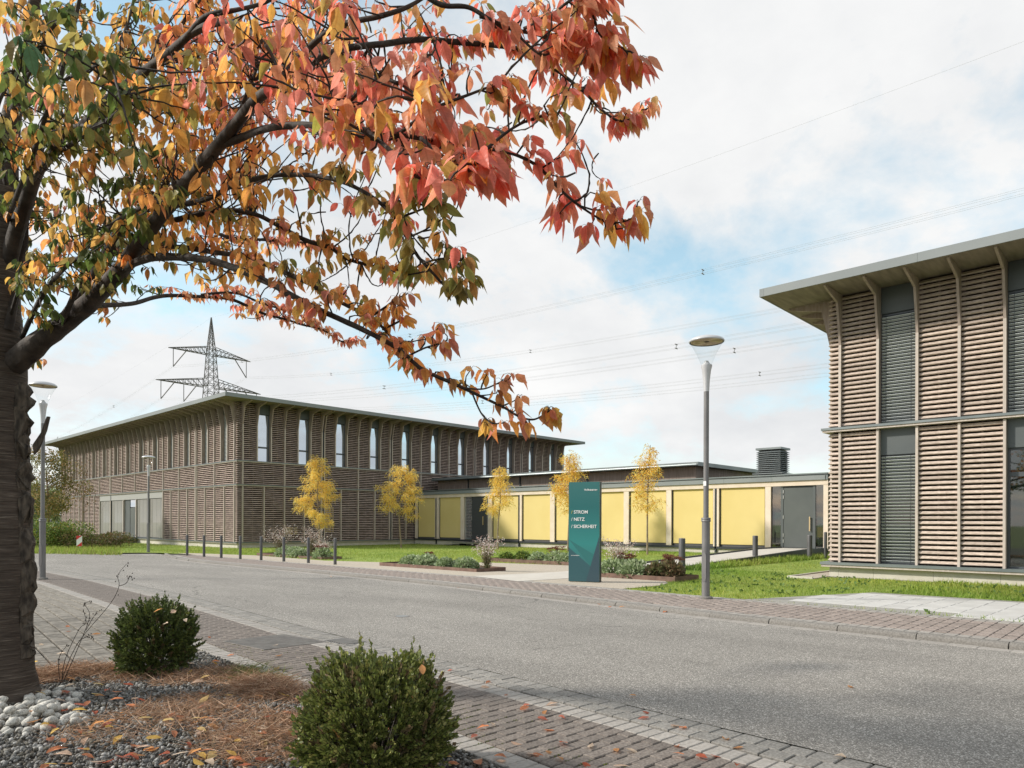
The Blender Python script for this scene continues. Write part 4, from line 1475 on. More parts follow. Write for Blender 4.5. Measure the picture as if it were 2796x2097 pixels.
MB().lathe([(0.10, 0.0021), (0.10, 0.007), (0.001, 0.008)], 24, (mhp.x, mhp.y, zroad(mhp.y)), False).build('lid', 'steel', mh)
# ------------------------------------------------------------------ red and white marker board
mk = ground_at(218, 1503)
rk = empty('marker_board', tuple(mk), 'red and white striped marker board at the hedge', 'marker board')
fx = -FWD
def mp_(a, z, o=0.0): return mk + RGT * a + fx * o + Vector((0, 0, z))
MB().tube([mp_(0, -0.1), mp_(0, 0.9)], 0.035, 10).build('post', 'steel', rk)
MB().hexa([mp_(-0.16, 0.25, 0.04), mp_(0.16, 0.25, 0.04), mp_(0.16, 0.25, 0.06), mp_(-0.16, 0.25, 0.06), mp_(-0.16, 0.85, 0.04), mp_(0.16, 0.85, 0.04), mp_(0.16, 0.85, 0.06), mp_(-0.16, 0.85, 0.06)]).build('board', 'white_paint', rk)
MB().poly([mp_(-0.16, 0.85, 0.064), mp_(0.16, 0.85, 0.064), mp_(-0.16, 0.61, 0.064)]).build('red_stripe', 'red_paint', rk)
MB().poly([mp_(0.16, 0.25, 0.064), mp_(0.16, 0.50, 0.064), mp_(-0.16, 0.25, 0.064)]).build('red_stripe', 'red_paint', rk)
# ------------------------------------------------------------------ grey fence far left
fpos = at(120, 1440, 62)
fen = empty('panel_fence', (fpos.x, fpos.y, zroad(62)), 'grey panel fence at the far end of the slatted building', 'fence')
fz = zroad(70)
for k in range(10):
    c = at(165 - k * 26, 1440, 62 + k * 0.6)
    d = at(165 - (k + 1) * 26, 1440, 62 + (k + 1) * 0.6)
    e_ = (d - c).normalized()
    MB().tube([(c.x, c.y, fz - 0.2), (c.x, c.y, fz + 1.9)], 0.06, 6).build('post', 'lamp_grey', fen)
    a, b = c + e_ * 0.07, d - e_ * 0.07
    MB().extrude([(a.x, a.y, fz + 0.1), (b.x, b.y, fz + 0.1), (b.x, b.y, fz + 1.75), (a.x, a.y, fz + 1.75)], (0.03, 0.03, 0)).build('panel', 'panel_metal', fen)

# ------------------------------------------------------------------ pylon and power lines
PD = 170.0
pc = at(575, 1424, PD)
pz0 = zroad(90)
pyl = empty('transmission_pylon', (pc.x, pc.y, pz0), 'dark steel lattice pylon rising behind the slatted building', 'pylon')
ax_, ay_ = Vector((1, 0, 0)), Vector((0, 1, 0))
def bar(mb, a, b, r=0.09):
    mb.tube([a, b], r, 4, cap=False)
tw = MB()
def hw_(z):
    return interp([(0, 3.6), (25, 1.7), (34, 1.3), (42, 0.85), (51.0, 0.05)], z)
PT_ = 51.0
lv = [0, 6, 11, 15.5, 19.5, 23, 26, 28.5, 30.8, 32.9, 34.9, 36.8, 38.6, 40.3, 41.9, 43.4, 44.8, 46.1, 47.3, 48.4, 49.4, 50.2, PT_]
def corner(i, z):
    w = hw_(z)
    sx_, sy_ = ((-1, -1), (1, -1), (1, 1), (-1, 1))[i % 4]
    return pc.to_2d().to_3d() + ax_ * (sx_ * w) + ay_ * (sy_ * w) + Vector((0, 0, pz0 + z))
for za, zb in zip(lv, lv[1:]):
    for i in range(4):
        bar(tw, corner(i, za), corner(i, zb), 0.10)
        bar(tw, corner(i, za), corner(i + 1, zb), 0.05)
        bar(tw, corner(i + 1, za), corner(i, zb), 0.05)
        bar(tw, corner(i, zb), corner(i + 1, zb), 0.06)
tw.build('tower', 'pylon_steel', pyl)
def arm(za, L, dz):
    base = pc.to_2d().to_3d() + Vector((0, 0, pz0))
    for sg in (-1, 1):
        mb = MB()
        w = hw_(za)
        tip = base + ax_ * (sg * L) + Vector((0, 0, za))
        n = 9
        lowc = [base + ax_ * (sg * w) + ay_ * (q * w) + Vector((0, 0, za)) for q in (-1, 1)]
        upc = [base + ax_ * (sg * w) + ay_ * (q * w) + Vector((0, 0, za + dz)) for q in (-1, 1)]
        for q in range(2):
            bar(mb, lowc[q], tip, 0.09)
            bar(mb, upc[q], tip, 0.09)
            for k in range(n):
                t0, t1 = k / n, (k + 1) / n
                bar(mb, lowc[q].lerp(tip, t0), upc[q].lerp(tip, t1), 0.06)
                bar(mb, upc[q].lerp(tip, t0), lowc[q].lerp(tip, t0), 0.05)
                bar(mb, lowc[q].lerp(tip, t0), lowc[1 - q].lerp(tip, t1), 0.05)
        mb.build('cross_arm', 'pylon_steel', pyl)
arm(42.0, 9.9, 1.8)
arm(34.2, 12.6, 1.9)
ATT = []
for x, z in ((-8.8, 42.0), (8.8, 42.0), (-11.5, 34.2), (-6.4, 34.2), (6.4, 34.2), (11.5, 34.2)):
    b = pc.to_2d().to_3d() + ax_ * x + Vector((0, 0, pz0 + z))
    ins = MB()
    dn = b - Vector((0, 0, 4.2))
    ins.tube([b, dn], 0.09, 5)
    ins.tube([b - ax_ * (math.copysign(3.2, x)) + Vector((0, 0, 0.3)), dn], 0.13, 5)
    ins.build('insulator', 'pylon_steel', pyl)
    ATT.append(dn)
def span(pa, sgn_, kind, label, L=330.0, sag=11.0, bundle=True):
    th = empty(kind, tuple(pa), label, 'power line', 'power lines strung from the pylon')
    offs = [(-0.2, 0.2), (0.2, 0.2), (-0.2, -0.2), (0.2, -0.2)] if bundle else [(0, 0)]
    for ox, oz in offs:
        pts = []
        for i in range(41):
            t = i / 40
            pts.append(pa + Vector((ox, sgn_ * L * t, oz - 4 * sag * t * (1 - t))))
        MB().tube(pts, 0.0075 if bundle else 0.008, 4, False).build('cable', 'cable', th)
    if bundle:
        for t in (0.12, 0.27, 0.42, 0.57, 0.72, 0.87):
            p = pa + Vector((0, sgn_ * L * (t + R.uniform(-0.02, 0.02)), 0))
            tt_ = (p.y - pa.y) / (sgn_ * L)
            p.z -= 4 * sag * tt_ * (1 - tt_)
            mb = MB()
            for oz in (0.2, -0.2):
                mb.tube([p + Vector((-0.24, 0, oz)), p + Vector((0.24, 0, oz))], 0.05, 5)
            mb.tube([p + Vector((0, 0, -0.2)), p + Vector((0, 0, 0.2))], 0.03, 4)
            mb.build('spacer', 'pylon_steel', th)
for q, nm in zip(ATT, ('outer left conductor bundle on the upper cross arm', 'outer right conductor bundle on the upper cross arm', 'outermost left conductor bundle on the lower cross arm', 'inner left conductor bundle on the lower cross arm', 'inner right conductor bundle on the lower cross arm', 'outermost right conductor bundle on the lower cross arm')):
    span(q, -1, 'power_line', nm + ', passing overhead')
    span(q, 1, 'power_line', nm + ', leading away from the road')
ptop = pc.to_2d().to_3d() + Vector((0, 0, pz0 + PT_))
span(ptop, -1, 'ground_wire', 'single thin earth wire from the pylon tip, passing overhead', sag=8, bundle=False)
span(ptop, 1, 'ground_wire', 'single thin earth wire from the pylon tip, leading away from the road', sag=8, bundle=False)

# ------------------------------------------------------------------ vegetation helpers
def rnd_dirs(n, zmin=-1.0, zmax=1.0):
    z = NR.uniform(zmin, zmax, n)
    t = NR.uniform(0, 2 * math.pi, n)
    r = np.sqrt(np.maximum(0, 1 - z * z))
    return np.stack([r * np.cos(t), r * np.sin(t), z], 1)
def pick_cols(pal, n, jit=0.15):
    pal = np.array(pal)
    c = pal[NR.integers(0, len(pal), n)]
    return c * (1 + NR.uniform(-jit, jit, (n, 1)))
# small two-triangle folded leaf: side x, length along y
LEAF2 = np.array([(0, 0, 0), (0.26, 0.45, 0.07), (0, 1.0, -0.04), (-0.26, 0.45, 0.07)], float)
LEAF2T = np.array([(0, 1, 2), (0, 2, 3)])
BLADE = np.array([(-0.5, 0, 0), (0.5, 0, 0), (0, 1, 0)], float)
BLADET = np.array([(0, 1, 2)])
def leaves_obj(name, pos, d, size, width, cols, m, parent, kind='stuff', tv=LEAF2, tt=LEAF2T, nrm=None):
    n = len(pos)
    nrm = rnd_dirs(n) if nrm is None else nrm
    rot = basis(d + 1e-6, nrm)
    sc = np.stack([size * width, size, size], 1)
    o0 = np.array(LOC[parent]) if parent is not None else np.zeros(3)
    v, t, c, _ = scatter(tv, tt, rot, sc, pos - o0, cols)
    o = link(name, arrays_mesh(name, v, t, m, c), parent, LOC[parent] if parent is not None else (0, 0, 0))
    if kind:
        o['kind'] = kind
    return o
# ------------------------------------------------------------------ lawn blades
def inside(pts, x, y):
    n = len(pts)
    res = np.zeros(len(x), bool)
    j = n - 1
    for i in range(n):
        xi, yi = pts[i]
        xj, yj = pts[j]
        c = ((yi > y) != (yj > y)) & (x < (xj - xi) * (y - yi) / (yj - yi + 1e-12) + xi)
        res ^= c
        j = i
    return res
GRASS = [(0.21, 0.30, 0.04), (0.27, 0.36, 0.055), (0.33, 0.41, 0.075), (0.17, 0.25, 0.04), (0.40, 0.43, 0.12)]
fc_poly = [(12.9, 6.1), (16.9, 5.0), (16.65, -20), (12.3, -20)]
def zrv(x, y):
    return 0.01 - 0.004 * y + 0.07 * np.clip((17 - x) / 4, 0, 1)
gx, gy_, gh = [], [], []
for x0, x1, y0, y1, n, h in ((12.4, 22, 0, 12.2, 62000, 0.075), (19, 35, 9, 30, 36000, 0.09), (15, 35, 19, 43.5, 34000, 0.10), (12, 21, 30, 66, 16000, 0.12), (20.9, 34.8, 11.5, 12.25, 3500, 0.24), (16.6, 20.9, 0, 4.6, 9000, 0.12)):
    x = NR.uniform(x0, x1, n)
    y = NR.uniform(y0, y1, n)
    ok = inside(lawn_pts, x, y) & ~inside(fc_poly, x, y)
    ok &= ~((x > XB - 0.02) & (y < YB + 0.02)) & ~((x > XA - 0.02) & (y > YA - 0.1)) & ~((x > 20.6) & (y > 12.3) & (y < 14.5)) & (x < XP - 0.05)
    ok &= ~((x > 19.95) & (x < 23) & (y > YB - 0.1) & (y < 8.15))
    gx.append(x[ok]); gy_.append(y[ok]); gh.append(np.full(ok.sum(), h))
x, y, h = np.concatenate(gx), np.concatenate(gy_), np.concatenate(gh)
n = len(x)
pos = np.stack([x, y, zrv(x, y) - 0.02], 1)
d = np.stack([NR.normal(0, 0.45, n), NR.normal(0, 0.45, n), np.ones(n)], 1)
patch = np.array([mnoise.noise((a * 0.6, b * 0.6, 0)) for a, b in zip(x, y)])
sz = h * NR.uniform(0.5, 1.25, n) * (1 + 0.35 * patch)
patch2 = np.array([mnoise.noise((a * 0.22 + 4, b * 0.22, 2)) for a, b in zip(x, y)])
gcol = pick_cols(GRASS, n) * (1 + 0.3 * patch)[:, None] * (1 + np.outer(patch2, [0.45, 0.15, 0.3]))
leaves_obj('grass_blades', pos, d, sz, 0.16, gcol, 'grass_blade', lawn, tv=BLADE, tt=BLADET)
# scattered broad weeds, clover and daisies in the lawn
n = 2600
x = NR.uniform(12.6, 21, n); y = NR.uniform(1, 11, n)
ok = inside(lawn_pts, x, y) & ~inside(fc_poly, x, y) & ~((x > XB - 0.1) & (y < YB + 0.1))
cl = np.array([mnoise.noise((a * 1.1 + 9, b * 1.1, 3)) for a, b in zip(x, y)]) > 0.12
ok &= cl
x, y = x[ok], y[ok]
n = len(x)
pos = np.stack([x, y, zrv(x, y) + 0.02], 1)
d = rnd_dirs(n, 0.1, 0.8)
leaves_obj('lawn_weeds', pos, d, NR.uniform(0.05, 0.12, n), 1.2, pick_cols([(0.12, 0.20, 0.05), (0.17, 0.25, 0.08), (0.09, 0.15, 0.04)], n), 'grass_blade', lawn)

# ------------------------------------------------------------------ young yellow trees
YEL = [(0.93, 0.70, 0.14), (0.95, 0.78, 0.22), (0.92, 0.64, 0.13), (0.95, 0.84, 0.36), (0.86, 0.56, 0.15)]
def young_tree(base, top, crown0, width, label, seed, dens=1.0, lean=0.0, prof=None, pal=YEL):
    rr = random.Random(seed)
    t = empty('young_tree', tuple(base), label, 'tree', 'young yellow autumn trees on the lawn')
    H = top - base.z
    tr = MB()
    pts = []
    for i in range(13):
        f = i / 12
        pts.append(base + Vector((lean * f * f + 0.05 * math.sin(f * 7 + seed), 0.05 * math.cos(f * 6 + seed * 2), f * H)))
    tr.tube(pts, [0.045 * (1 - 0.85 * i / 12) + 0.008 for i in range(13)], 8)
    tr.build('trunk', 'young_bark', t, True)
    br = MB()
    P, D = [], []
    nb = 40
    c0 = (crown0 - base.z) / H
    for i in range(nb):
        f = c0 + (1 - c0) * (i / nb) ** 0.9
        p = pts[0].lerp(pts[-1], 0)
        k = f * 12
        a = int(min(11, k))
        p = pts[a].lerp(pts[a + 1], k - a)
        az = rr.uniform(0, 2 * math.pi)
        g = (f - c0) / (1 - c0)
        w = (prof(g) if prof else (0.6 + 1.6 * g if g < 0.25 else 1.0 - 0.75 * ((g - 0.25) / 0.75))) * width * 0.5 * rr.uniform(0.5, 1.15)
        q = [p]
        el = rr.uniform(0.25, 0.9)
        for j in range(1, 6):
            s_ = j / 5
            q.append(p + Vector((math.cos(az), math.sin(az), 0)) * w * s_ + Vector((0, 0, w * el * (s_ - 0.35 * s_ * s_))) + Vector((rr.uniform(-.05, .05), rr.uniform(-.05, .05), rr.uniform(-.04, .04))) * s_)
        br.tube(q, [0.014, 0.011, 0.008, 0.006, 0.004, 0.002], 4, False)
        m = int((8 + 27 * w) * dens)
        for _ in range(m):
            s_ = rr.uniform(0.2, 1.0) ** 0.75 * 5
            a = int(min(4, s_))
            c = q[a].lerp(q[a + 1], min(1, s_ - a)) + Vector((rr.gauss(0, .10), rr.gauss(0, .10), rr.gauss(0, .09)))
            # a drooping pinnate leaf of a few leaflets
            dirv = Vector((rr.gauss(0, 1), rr.gauss(0, 1), rr.uniform(-0.9, 0.3))).normalized()
            for e_ in range(7):
                P.append(c + dirv * (0.038 * e_) + Vector((0, 0, -0.005 * e_ * e_)))
                D.append((dirv + Vector((rr.gauss(0, .6), rr.gauss(0, .6), rr.gauss(-0.3, .4)))).normalized())
    br.build('branches', 'young_bark', t, kind='stuff')
    P = np.array([tuple(v) for v in P]); D = np.array([tuple(v) for v in D])
    n = len(P)
    leaves_obj('foliage', P, D, NR.uniform(0.08, 0.15, n), 0.5, pick_cols(pal, n), 'yellow_leaf', t)
    return t
def tb(x, y): return Vector((x, y, zr(x, y)))
young_tree(tb(23.9, 39.4), 5.55, 1.15, 3.0, 'dense conical yellow tree in front of the shaded slatted wall, beside the flowering bush', 1, 1.35)
young_tree(tb(28.1, 36.5), 5.15, 1.75, 3.1, 'broad ragged yellow tree where the slatted wall meets the first yellow screens', 2, 1.0, prof=lambda g: 0.75 + 0.3 * math.sin(g * 5) if g < 0.75 else 0.75 * (1 - g) / 0.25)
young_tree(tb(30.6, 30.1), 4.85, 1.95, 1.9, 'slender yellow tree beside the dark door of the link building', 3, 0.8, 0.15, prof=lambda g: 1.05 - 0.75 * g)
young_tree(tb(31.0, 25.0), 5.35, 2.1, 2.5, 'orange yellow tree rising behind the teal sign', 4, 0.9, 0.2, pal=YEL + [(0.7, 0.32, 0.02)])
young_tree(tb(30.5, 19.5), 5.45, 2.0, 2.3, 'thin airy yellow tree with bare lower twigs in front of the last yellow screens', 5, 0.62, 0.2, prof=lambda g: (0.85 + 0.35 * g) if g < 0.4 else 0.99 - 0.9 * (g - 0.4) / 0.6, pal=YEL + [(0.7, 0.32, 0.02)])
tm = MB()
tq = tb(30.5, 19.5)

# ------------------------------------------------------------------ background trees and hedge
def bush(name, cat, label, c, rx, ry, rz_, n, pal, size, lumps=7, seed=1, stem=True, m='plant_leaf', group=None, flat=0.2, width=1.2):
    rr = random.Random(seed)
    t = empty(name, tuple(c), label, cat, group)
    cs = []
    for i in range(lumps):
        a = rr.uniform(0, 6.283)
        cs.append((rr.uniform(0.15, 0.62) * math.cos(a), rr.uniform(0.15, 0.62) * math.sin(a), rr.uniform(flat, 0.75), rr.uniform(0.28, 0.5)))
    pts = []
    k = np.array(cs)
    idx = NR.integers(0, lumps, n)
    dirs = rnd_dirs(n)
    rad = NR.uniform(0.55, 1.05, n) * k[idx, 3]
    p = k[idx, :3] + dirs * rad[:, None]
    p[:, 2] = np.maximum(p[:, 2], 0.02)
    P = np.array(tuple(c)) + p * np.array([rx, ry, rz_])
    D = dirs + np.array([0, 0, 0.3]) + NR.normal(0, 0.5, (n, 3))
    leaves_obj('foliage', P, D, size * NR.uniform(0.6, 1.3, n), width, pick_cols(pal, n, 0.25), m, t)
    if stem:
        sm = MB()
        for i in range(lumps):
            e_ = cs[i]
            sm.tube([c, c + Vector((e_[0] * rx * 0.5, e_[1] * ry * 0.5, e_[2] * rz_ * 0.5)), c + Vector((e_[0] * rx, e_[1] * ry, e_[2] * rz_))], [0.02 + 0.01 * rz_, 0.012, 0.004], 5, False)
        sm.build('stems', 'young_bark', t)
    return t
def crown_tree(name, label, c, H, wd, z0, n, pal, size, seed, trunk_r=0.12, group=None):
    rr = random.Random(seed)
    t = empty(name, tuple(c), label, 'tree', group)
    MB().tube([c + Vector((0, 0, -0.2)), c + Vector((0.1, 0, H * 0.35)), c + Vector((-0.05, 0.1, H * 0.75))], [trunk_r, trunk_r * 0.75, trunk_r * 0.3], 8).build('trunk', 'young_bark', t, True)
    br = MB()
    lum = []
    for i in range(26):
        f = rr.uniform(0, 1)
        zc = lerp(z0, H * 0.93, f)
        w = wd * 0.5 * math.sin(math.pi * (0.18 + 0.74 * f)) * rr.uniform(0.2, 0.9)
        a = rr.uniform(0, 6.283)
        e_ = c + Vector((math.cos(a) * w, math.sin(a) * w, zc))
        lum.append((e_, rr.uniform(0.13, 0.2) * wd))
        s_ = c + Vector((0, 0, max(z0 * 0.7, zc - w * 0.9)))
        br.tube([s_, s_.lerp(e_, 0.5) + Vector((0, 0, 0.1)), e_], [0.04, 0.025, 0.008], 5, False)
    br.build('branches', 'young_bark', t)
    idx = NR.integers(0, len(lum), n)
    cen = np.array([tuple(l[0]) for l in lum])[idx]
    rad = np.array([l[1] for l in lum])[idx]
    dirs = rnd_dirs(n)
    P = cen + dirs * (rad * NR.uniform(0.3, 1.1, n) ** 0.7)[:, None] * np.array([1, 1, 0.75])
    leaves_obj('foliage', P, dirs * 0.6 + NR.normal(0, 0.6, (n, 3)) + np.array([0, 0, -0.4]), size * NR.uniform(0.7, 1.3, n), 1.1, pick_cols(pal, n, 0.3), 'plant_leaf', t)
    return t
OLV = [(0.21, 0.20, 0.06), (0.29, 0.25, 0.08), (0.16, 0.17, 0.05), (0.38, 0.28, 0.10), (0.42, 0.28, 0.12), (0.14, 0.15, 0.05)]
q = at(128, 1500, 52)
crown_tree('field_maple', 'round olive brown tree standing before the far end of the slatted building', Vector((q.x, q.y, zroad(60))), 7.6, 5.0, 2.4, 6500, OLV, 0.15, 21)
q = at(226, 1500, 50)
sap = empty('bare_sapling', (q.x, q.y, zroad(60)), 'almost bare thin sapling beside the red and white marker', 'tree')
sm = MB()
bz = Vector((q.x, q.y, zroad(60)))
sm.tube([bz, bz + Vector((0, 0, 3)), bz + Vector((0.1, 0, 6.2))], [0.06, 0.045, 0.01], 6)
sm.build('trunk', 'young_bark', sap, True)
sm = MB()
for i in range(26):
    z = R.uniform(2.3, 5.9)
    a = R.uniform(0, 6.28)
    w = R.uniform(0.3, 0.95)
    sm.tube([bz + Vector((0, 0, z)), bz + Vector((math.cos(a) * w * 0.6, math.sin(a) * w * 0.6, z + 0.25)), bz + Vector((math.cos(a) * w, math.sin(a) * w, z + 0.6))], [0.018, 0.012, 0.004], 4, False)
sm.build('branches', 'young_bark', sap)
n = 260
P = np.array([tuple(bz + Vector((R.gauss(0, 0.5), R.gauss(0, 0.5), R.uniform(2.2, 6)))) for _ in range(n)])
leaves_obj('foliage', P, rnd_dirs(n), np.full(n, 0.12), 1.0, pick_cols([(0.3, 0.16, 0.06), (0.2, 0.12, 0.05)], n), 'plant_leaf', sap)
GRN = [(0.12, 0.19, 0.04), (0.18, 0.26, 0.06), (0.09, 0.14, 0.03), (0.26, 0.31, 0.07)]
for i, (u, dep, wd, hh, lab, pal) in enumerate(((60, 46, 2.6, 1.75, 'light green hedge shrub between the lamp and the cherry trunk', GRN), (120, 46, 2.8, 1.65, 'bright green shrub left of the striped marker board', GRN), (185, 46, 2.6, 1.5, 'mixed green and yellow shrub behind the striped marker board', GRN + [(0.3, 0.22, 0.06)]), (262, 46, 2.8, 1.15, 'low brown tinged shrub right of the striped marker board', [(0.16, 0.15, 0.06), (0.24, 0.16, 0.09), (0.12, 0.14, 0.04)]))):
    q = at(u, 1500, dep)
    bush('hedge_shrub', 'shrub', lab, Vector((q.x, q.y, zroad(q.y) - 0.02)), wd, wd, hh, 3800, pal, 0.13, 8, 40 + i)
n = 5000
P = []
while len(P) < n:
    u = R.uniform(70, 330)
    q = ground_at(u, R.uniform(1488, 1514) + (u - 200) * 0.02)
    P.append((q.x, q.y, q.z - 0.02))
P = np.array(P)
vs_ = sheet('verge', [(4, 62), (9.3, 43.3), (12.0, 39.5), (13.75, 38.3), (14.2, 45), (15, 62)], 'lawn_green', ZR0, off=0.004)
tag(vs_, 'grass verge under the hedge at the bend')
leaves_obj('verge_grass', P, np.stack([NR.normal(0, .4, n), NR.normal(0, .4, n), np.ones(n)], 1), NR.uniform(0.15, 0.34, n), 0.12, pick_cols(GRASS + [(0.25, 0.2, 0.08)], n), 'grass_blade', vs_, tv=BLADE, tt=BLADET)
PALE = [(0.26, 0.30, 0.12), (0.32, 0.35, 0.16), (0.20, 0.25, 0.09)]
for i, (u, dep, H, wd) in enumerate(((20, 90, 9, 8), (85, 96, 7.5, 9), (150, 104, 7, 9), (-40, 84, 10, 9))):
    q = at(u, 1440, dep)
    crown_tree('far_tree', ('pale green willow beyond the fence, left of the lamp', 'pale green willow beyond the grey fence', 'grey green willow close behind the end of the slatted building', 'tall pale willow beyond the fence behind the cherry trunk')[i], Vector((q.x, q.y, zroad(90) - 0.2)), H, wd, 0.8, 3600, PALE, 0.42, 60 + i, 0.2)
# ------------------------------------------------------------------ planters
def planter(label, x0, x1, y0, y1, hgt=0.14):
    z = min(zr(x0, y0), zr(x1, y1), zr(x0, y1))
    t = empty('steel_planter', ((x0 + x1) / 2, (y0 + y1) / 2, z), label, 'planter', 'rusty steel edged flower beds')
    e = 0.012
    for nm, b in (('edging', (x0, x0 + e, y0, y1)), ('edging', (x1 - e, x1, y0, y1)), ('edging', (x0 + e, x1 - e, y0, y0 + e)), ('edging', (x0 + e, x1 - e, y1 - e, y1))):
        MB().box(*b, z - 0.05, z + hgt).build(nm, 'corten', t)
    MB().box(x0 + e, x1 - e, y0 + e, y1 - e, z - 0.04, z + hgt - 0.05).build('soil_fill', 'soil', t)
    return z + hgt - 0.05
SED = [(0.30, 0.38, 0.20), (0.38, 0.46, 0.26), (0.24, 0.32, 0.15), (0.44, 0.50, 0.32)]
RUST = [(0.20, 0.075, 0.045), (0.26, 0.10, 0.06), (0.15, 0.06, 0.04)]
def clump(label, x, y, z, r, hgt, pal, seed, size=0.10, n=650, heads=0, name='stonecrop', cat='plant', flowers=0):
    t = empty(name, (x, y, z), label, cat, 'plants in the steel edged beds')
    c = np.array([x, y, z])
    dirs = rnd_dirs(n, -0.1, 1)
    P = c + dirs * np.array([r, r, hgt]) * NR.uniform(0.55, 1.0, n)[:, None]
    P[:, 2] = np.maximum(P[:, 2], z)
    leaves_obj('foliage', P, dirs + NR.normal(0, 0.5, (n, 3)), size * NR.uniform(0.6, 1.2, n), 1.5, pick_cols(pal, n, 0.2), 'plant_leaf', t)
    sm = MB()
    for i in range(9):
        dv = dirs[i]
        sm.tube([Vector((x, y, z)), Vector(P[i])], [0.006, 0.003], 4, False)
    if heads:
        Q = []
        for i in range(heads):
            a = R.uniform(0, 6.28)
            rr = R.uniform(0, r * 0.8)
            hp_ = Vector((x + math.cos(a) * rr, y + math.sin(a) * rr, z + hgt * R.uniform(0.95, 1.4)))
            sm.tube([Vector((x, y, z)), hp_], [0.005, 0.004], 4, False)
            for _ in range(70):
                Q.append((hp_.x + R.gauss(0, 0.05), hp_.y + R.gauss(0, 0.05), hp_.z + R.gauss(0, 0.014)))
        Q = np.array(Q)
        leaves_obj('flower_heads', Q, rnd_dirs(len(Q), 0, 1), np.full(len(Q), 0.035), 1.6, pick_cols(RUST, len(Q)), 'plant_leaf', t)
    sm.build('stems', 'young_bark', t)
    return t
def gaura(label, x, y, z, r, hgt, n, seed):
    t = empty('gaura_plant', (x, y, z), label, 'plant', 'wispy flowering plants in the beds')
    sm = MB()
    P, Q = [], []
    for i in range(90):
        a = R.uniform(0, 6.28)
        rr = R.uniform(0.1, 1) * r
        h_ = hgt * R.uniform(0.55, 1.08)
        tip = Vector((x + math.cos(a) * rr, y + math.sin(a) * rr, z + h_))
        mid = Vector((x + math.cos(a) * rr * 0.35, y + math.sin(a) * rr * 0.35, z + h_ * 0.6))
        sm.tube([Vector((x, y, z)), mid, tip], [0.004, 0.003, 0.002], 3, False)
        for _ in range(9):
            f = R.uniform(0.0, 1)
            p = Vector((x, y, z)).lerp(mid, f)
            P.append(tuple(p + Vector((R.gauss(0, .05), R.gauss(0, .05), R.gauss(0, .03)))))
        for _ in range(7):
            p = mid.lerp(tip, R.uniform(0.3, 1.05))
            Q.append(tuple(p + Vector((R.gauss(0, .035), R.gauss(0, .035), R.gauss(0, .03)))))
    sm.build('stems', 'young_bark', t, kind='stuff')
    P, Q = np.array(P), np.array(Q)
    leaves_obj('foliage', P, rnd_dirs(len(P), 0, 1), NR.uniform(0.05, 0.1, len(P)), 0.5, pick_cols([(0.17, 0.19, 0.08), (0.22, 0.17, 0.09), (0.13, 0.15, 0.06)], len(P)), 'plant_leaf', t)
    leaves_obj('blossom', Q, rnd_dirs(len(Q)), NR.uniform(0.03, 0.055, len(Q)), 1.3, pick_cols([(0.75, 0.66, 0.62), (0.8, 0.74, 0.7), (0.62, 0.42, 0.38)], len(Q)), 'plant_leaf', t)
z = planter('rusty steel flower bed nearest the kerb, with pale stonecrop clumps', 15.05, 16.35, 15.75, 20.75)
for i, (x, y, r, hh, hd_) in enumerate(((15.6, 19.6, 0.42, 0.32, 0), (15.55, 18.75, 0.45, 0.36, 0), (16.05, 19.15, 0.3, 0.3, 7), (15.55, 17.75, 0.34, 0.28, 0), (15.75, 17.2, 0.42, 0.3, 0), (15.55, 16.75, 0.40, 0.34, 0))):
    clump(('pale green stonecrop at the far end of the kerbside bed', 'pale green stonecrop second in the kerbside bed', 'stonecrop with dark brown flower heads in the kerbside bed', 'small stonecrop spilling over the edge of the kerbside bed', 'grey green catmint mound in the kerbside bed', 'stonecrop next to the wispy plant in the kerbside bed')[i], x, y, z, r, hh, SED if i != 4 else [(0.2, 0.24, 0.16), (0.15, 0.19, 0.11)], i, 0.11 if i != 4 else 0.06, 620, hd_)
gaura('wispy white flowering plant at the corner of the kerbside bed', 15.75, 16.0, z, 0.55, 1.0, 0, 1)
z = planter('rusty steel flower bed behind the path, left of the teal sign', 20.3, 21.5, 15.6, 20.6)
for i, (x, y, r, hh, hd_, pal) in enumerate(((20.7, 19.9, 0.3, 0.25, 0, GRN), (20.7, 19.0, 0.35, 0.35, 0, GRN), (20.7, 18.2, 0.4, 0.34, 0, SED), (20.8, 17.4, 0.45, 0.42, 9, SED), (20.7, 16.8, 0.4, 0.34, 0, SED), (20.75, 16.05, 0.42, 0.32, 0, SED))):
    clump(('small dark green plant at the far end of the rear bed', 'feathery green plant in the rear bed', 'green stonecrop in the middle of the rear bed', 'tall stonecrop with rust brown heads in the rear bed', 'green stonecrop behind the rust headed one in the rear bed', 'green stonecrop just left of the teal sign')[i], x, y, z, r, hh, pal, i, 0.10, 560, hd_)
z = planter('rusty steel flower bed right of the teal sign, ending in the lawn', 16.25, 17.5, 9.55, 12.15)
for i, (x, y, r, hh, hd_, pal) in enumerate(((16.7, 11.85, 0.42, 0.4, 0, SED), (16.65, 11.05, 0.45, 0.42, 0, SED), (17.15, 11.6, 0.32, 0.42, 7, SED), (16.8, 10.4, 0.36, 0.36, 0, [(0.15, 0.17, 0.07), (0.2, 0.15, 0.08)]), (17.0, 10.15, 0.42, 0.42, 10, [(0.2, 0.18, 0.09), (0.24, 0.16, 0.09)]))):
    clump(('full pale green stonecrop right beside the teal sign', 'full pale green stonecrop spilling over the bed edge right of the sign', 'stonecrop with rust heads behind the pale clumps beside the sign', 'dull green filler plant in the bed right of the sign', 'reddish brown stonecrop at the lawn end of the bed')[i], x, y, z, r, hh, pal, i, 0.115, 700, hd_)
gaura('wispy white flowering plant right behind the teal sign', 17.25, 12.0, z, 0.6, 0.95, 0, 2)
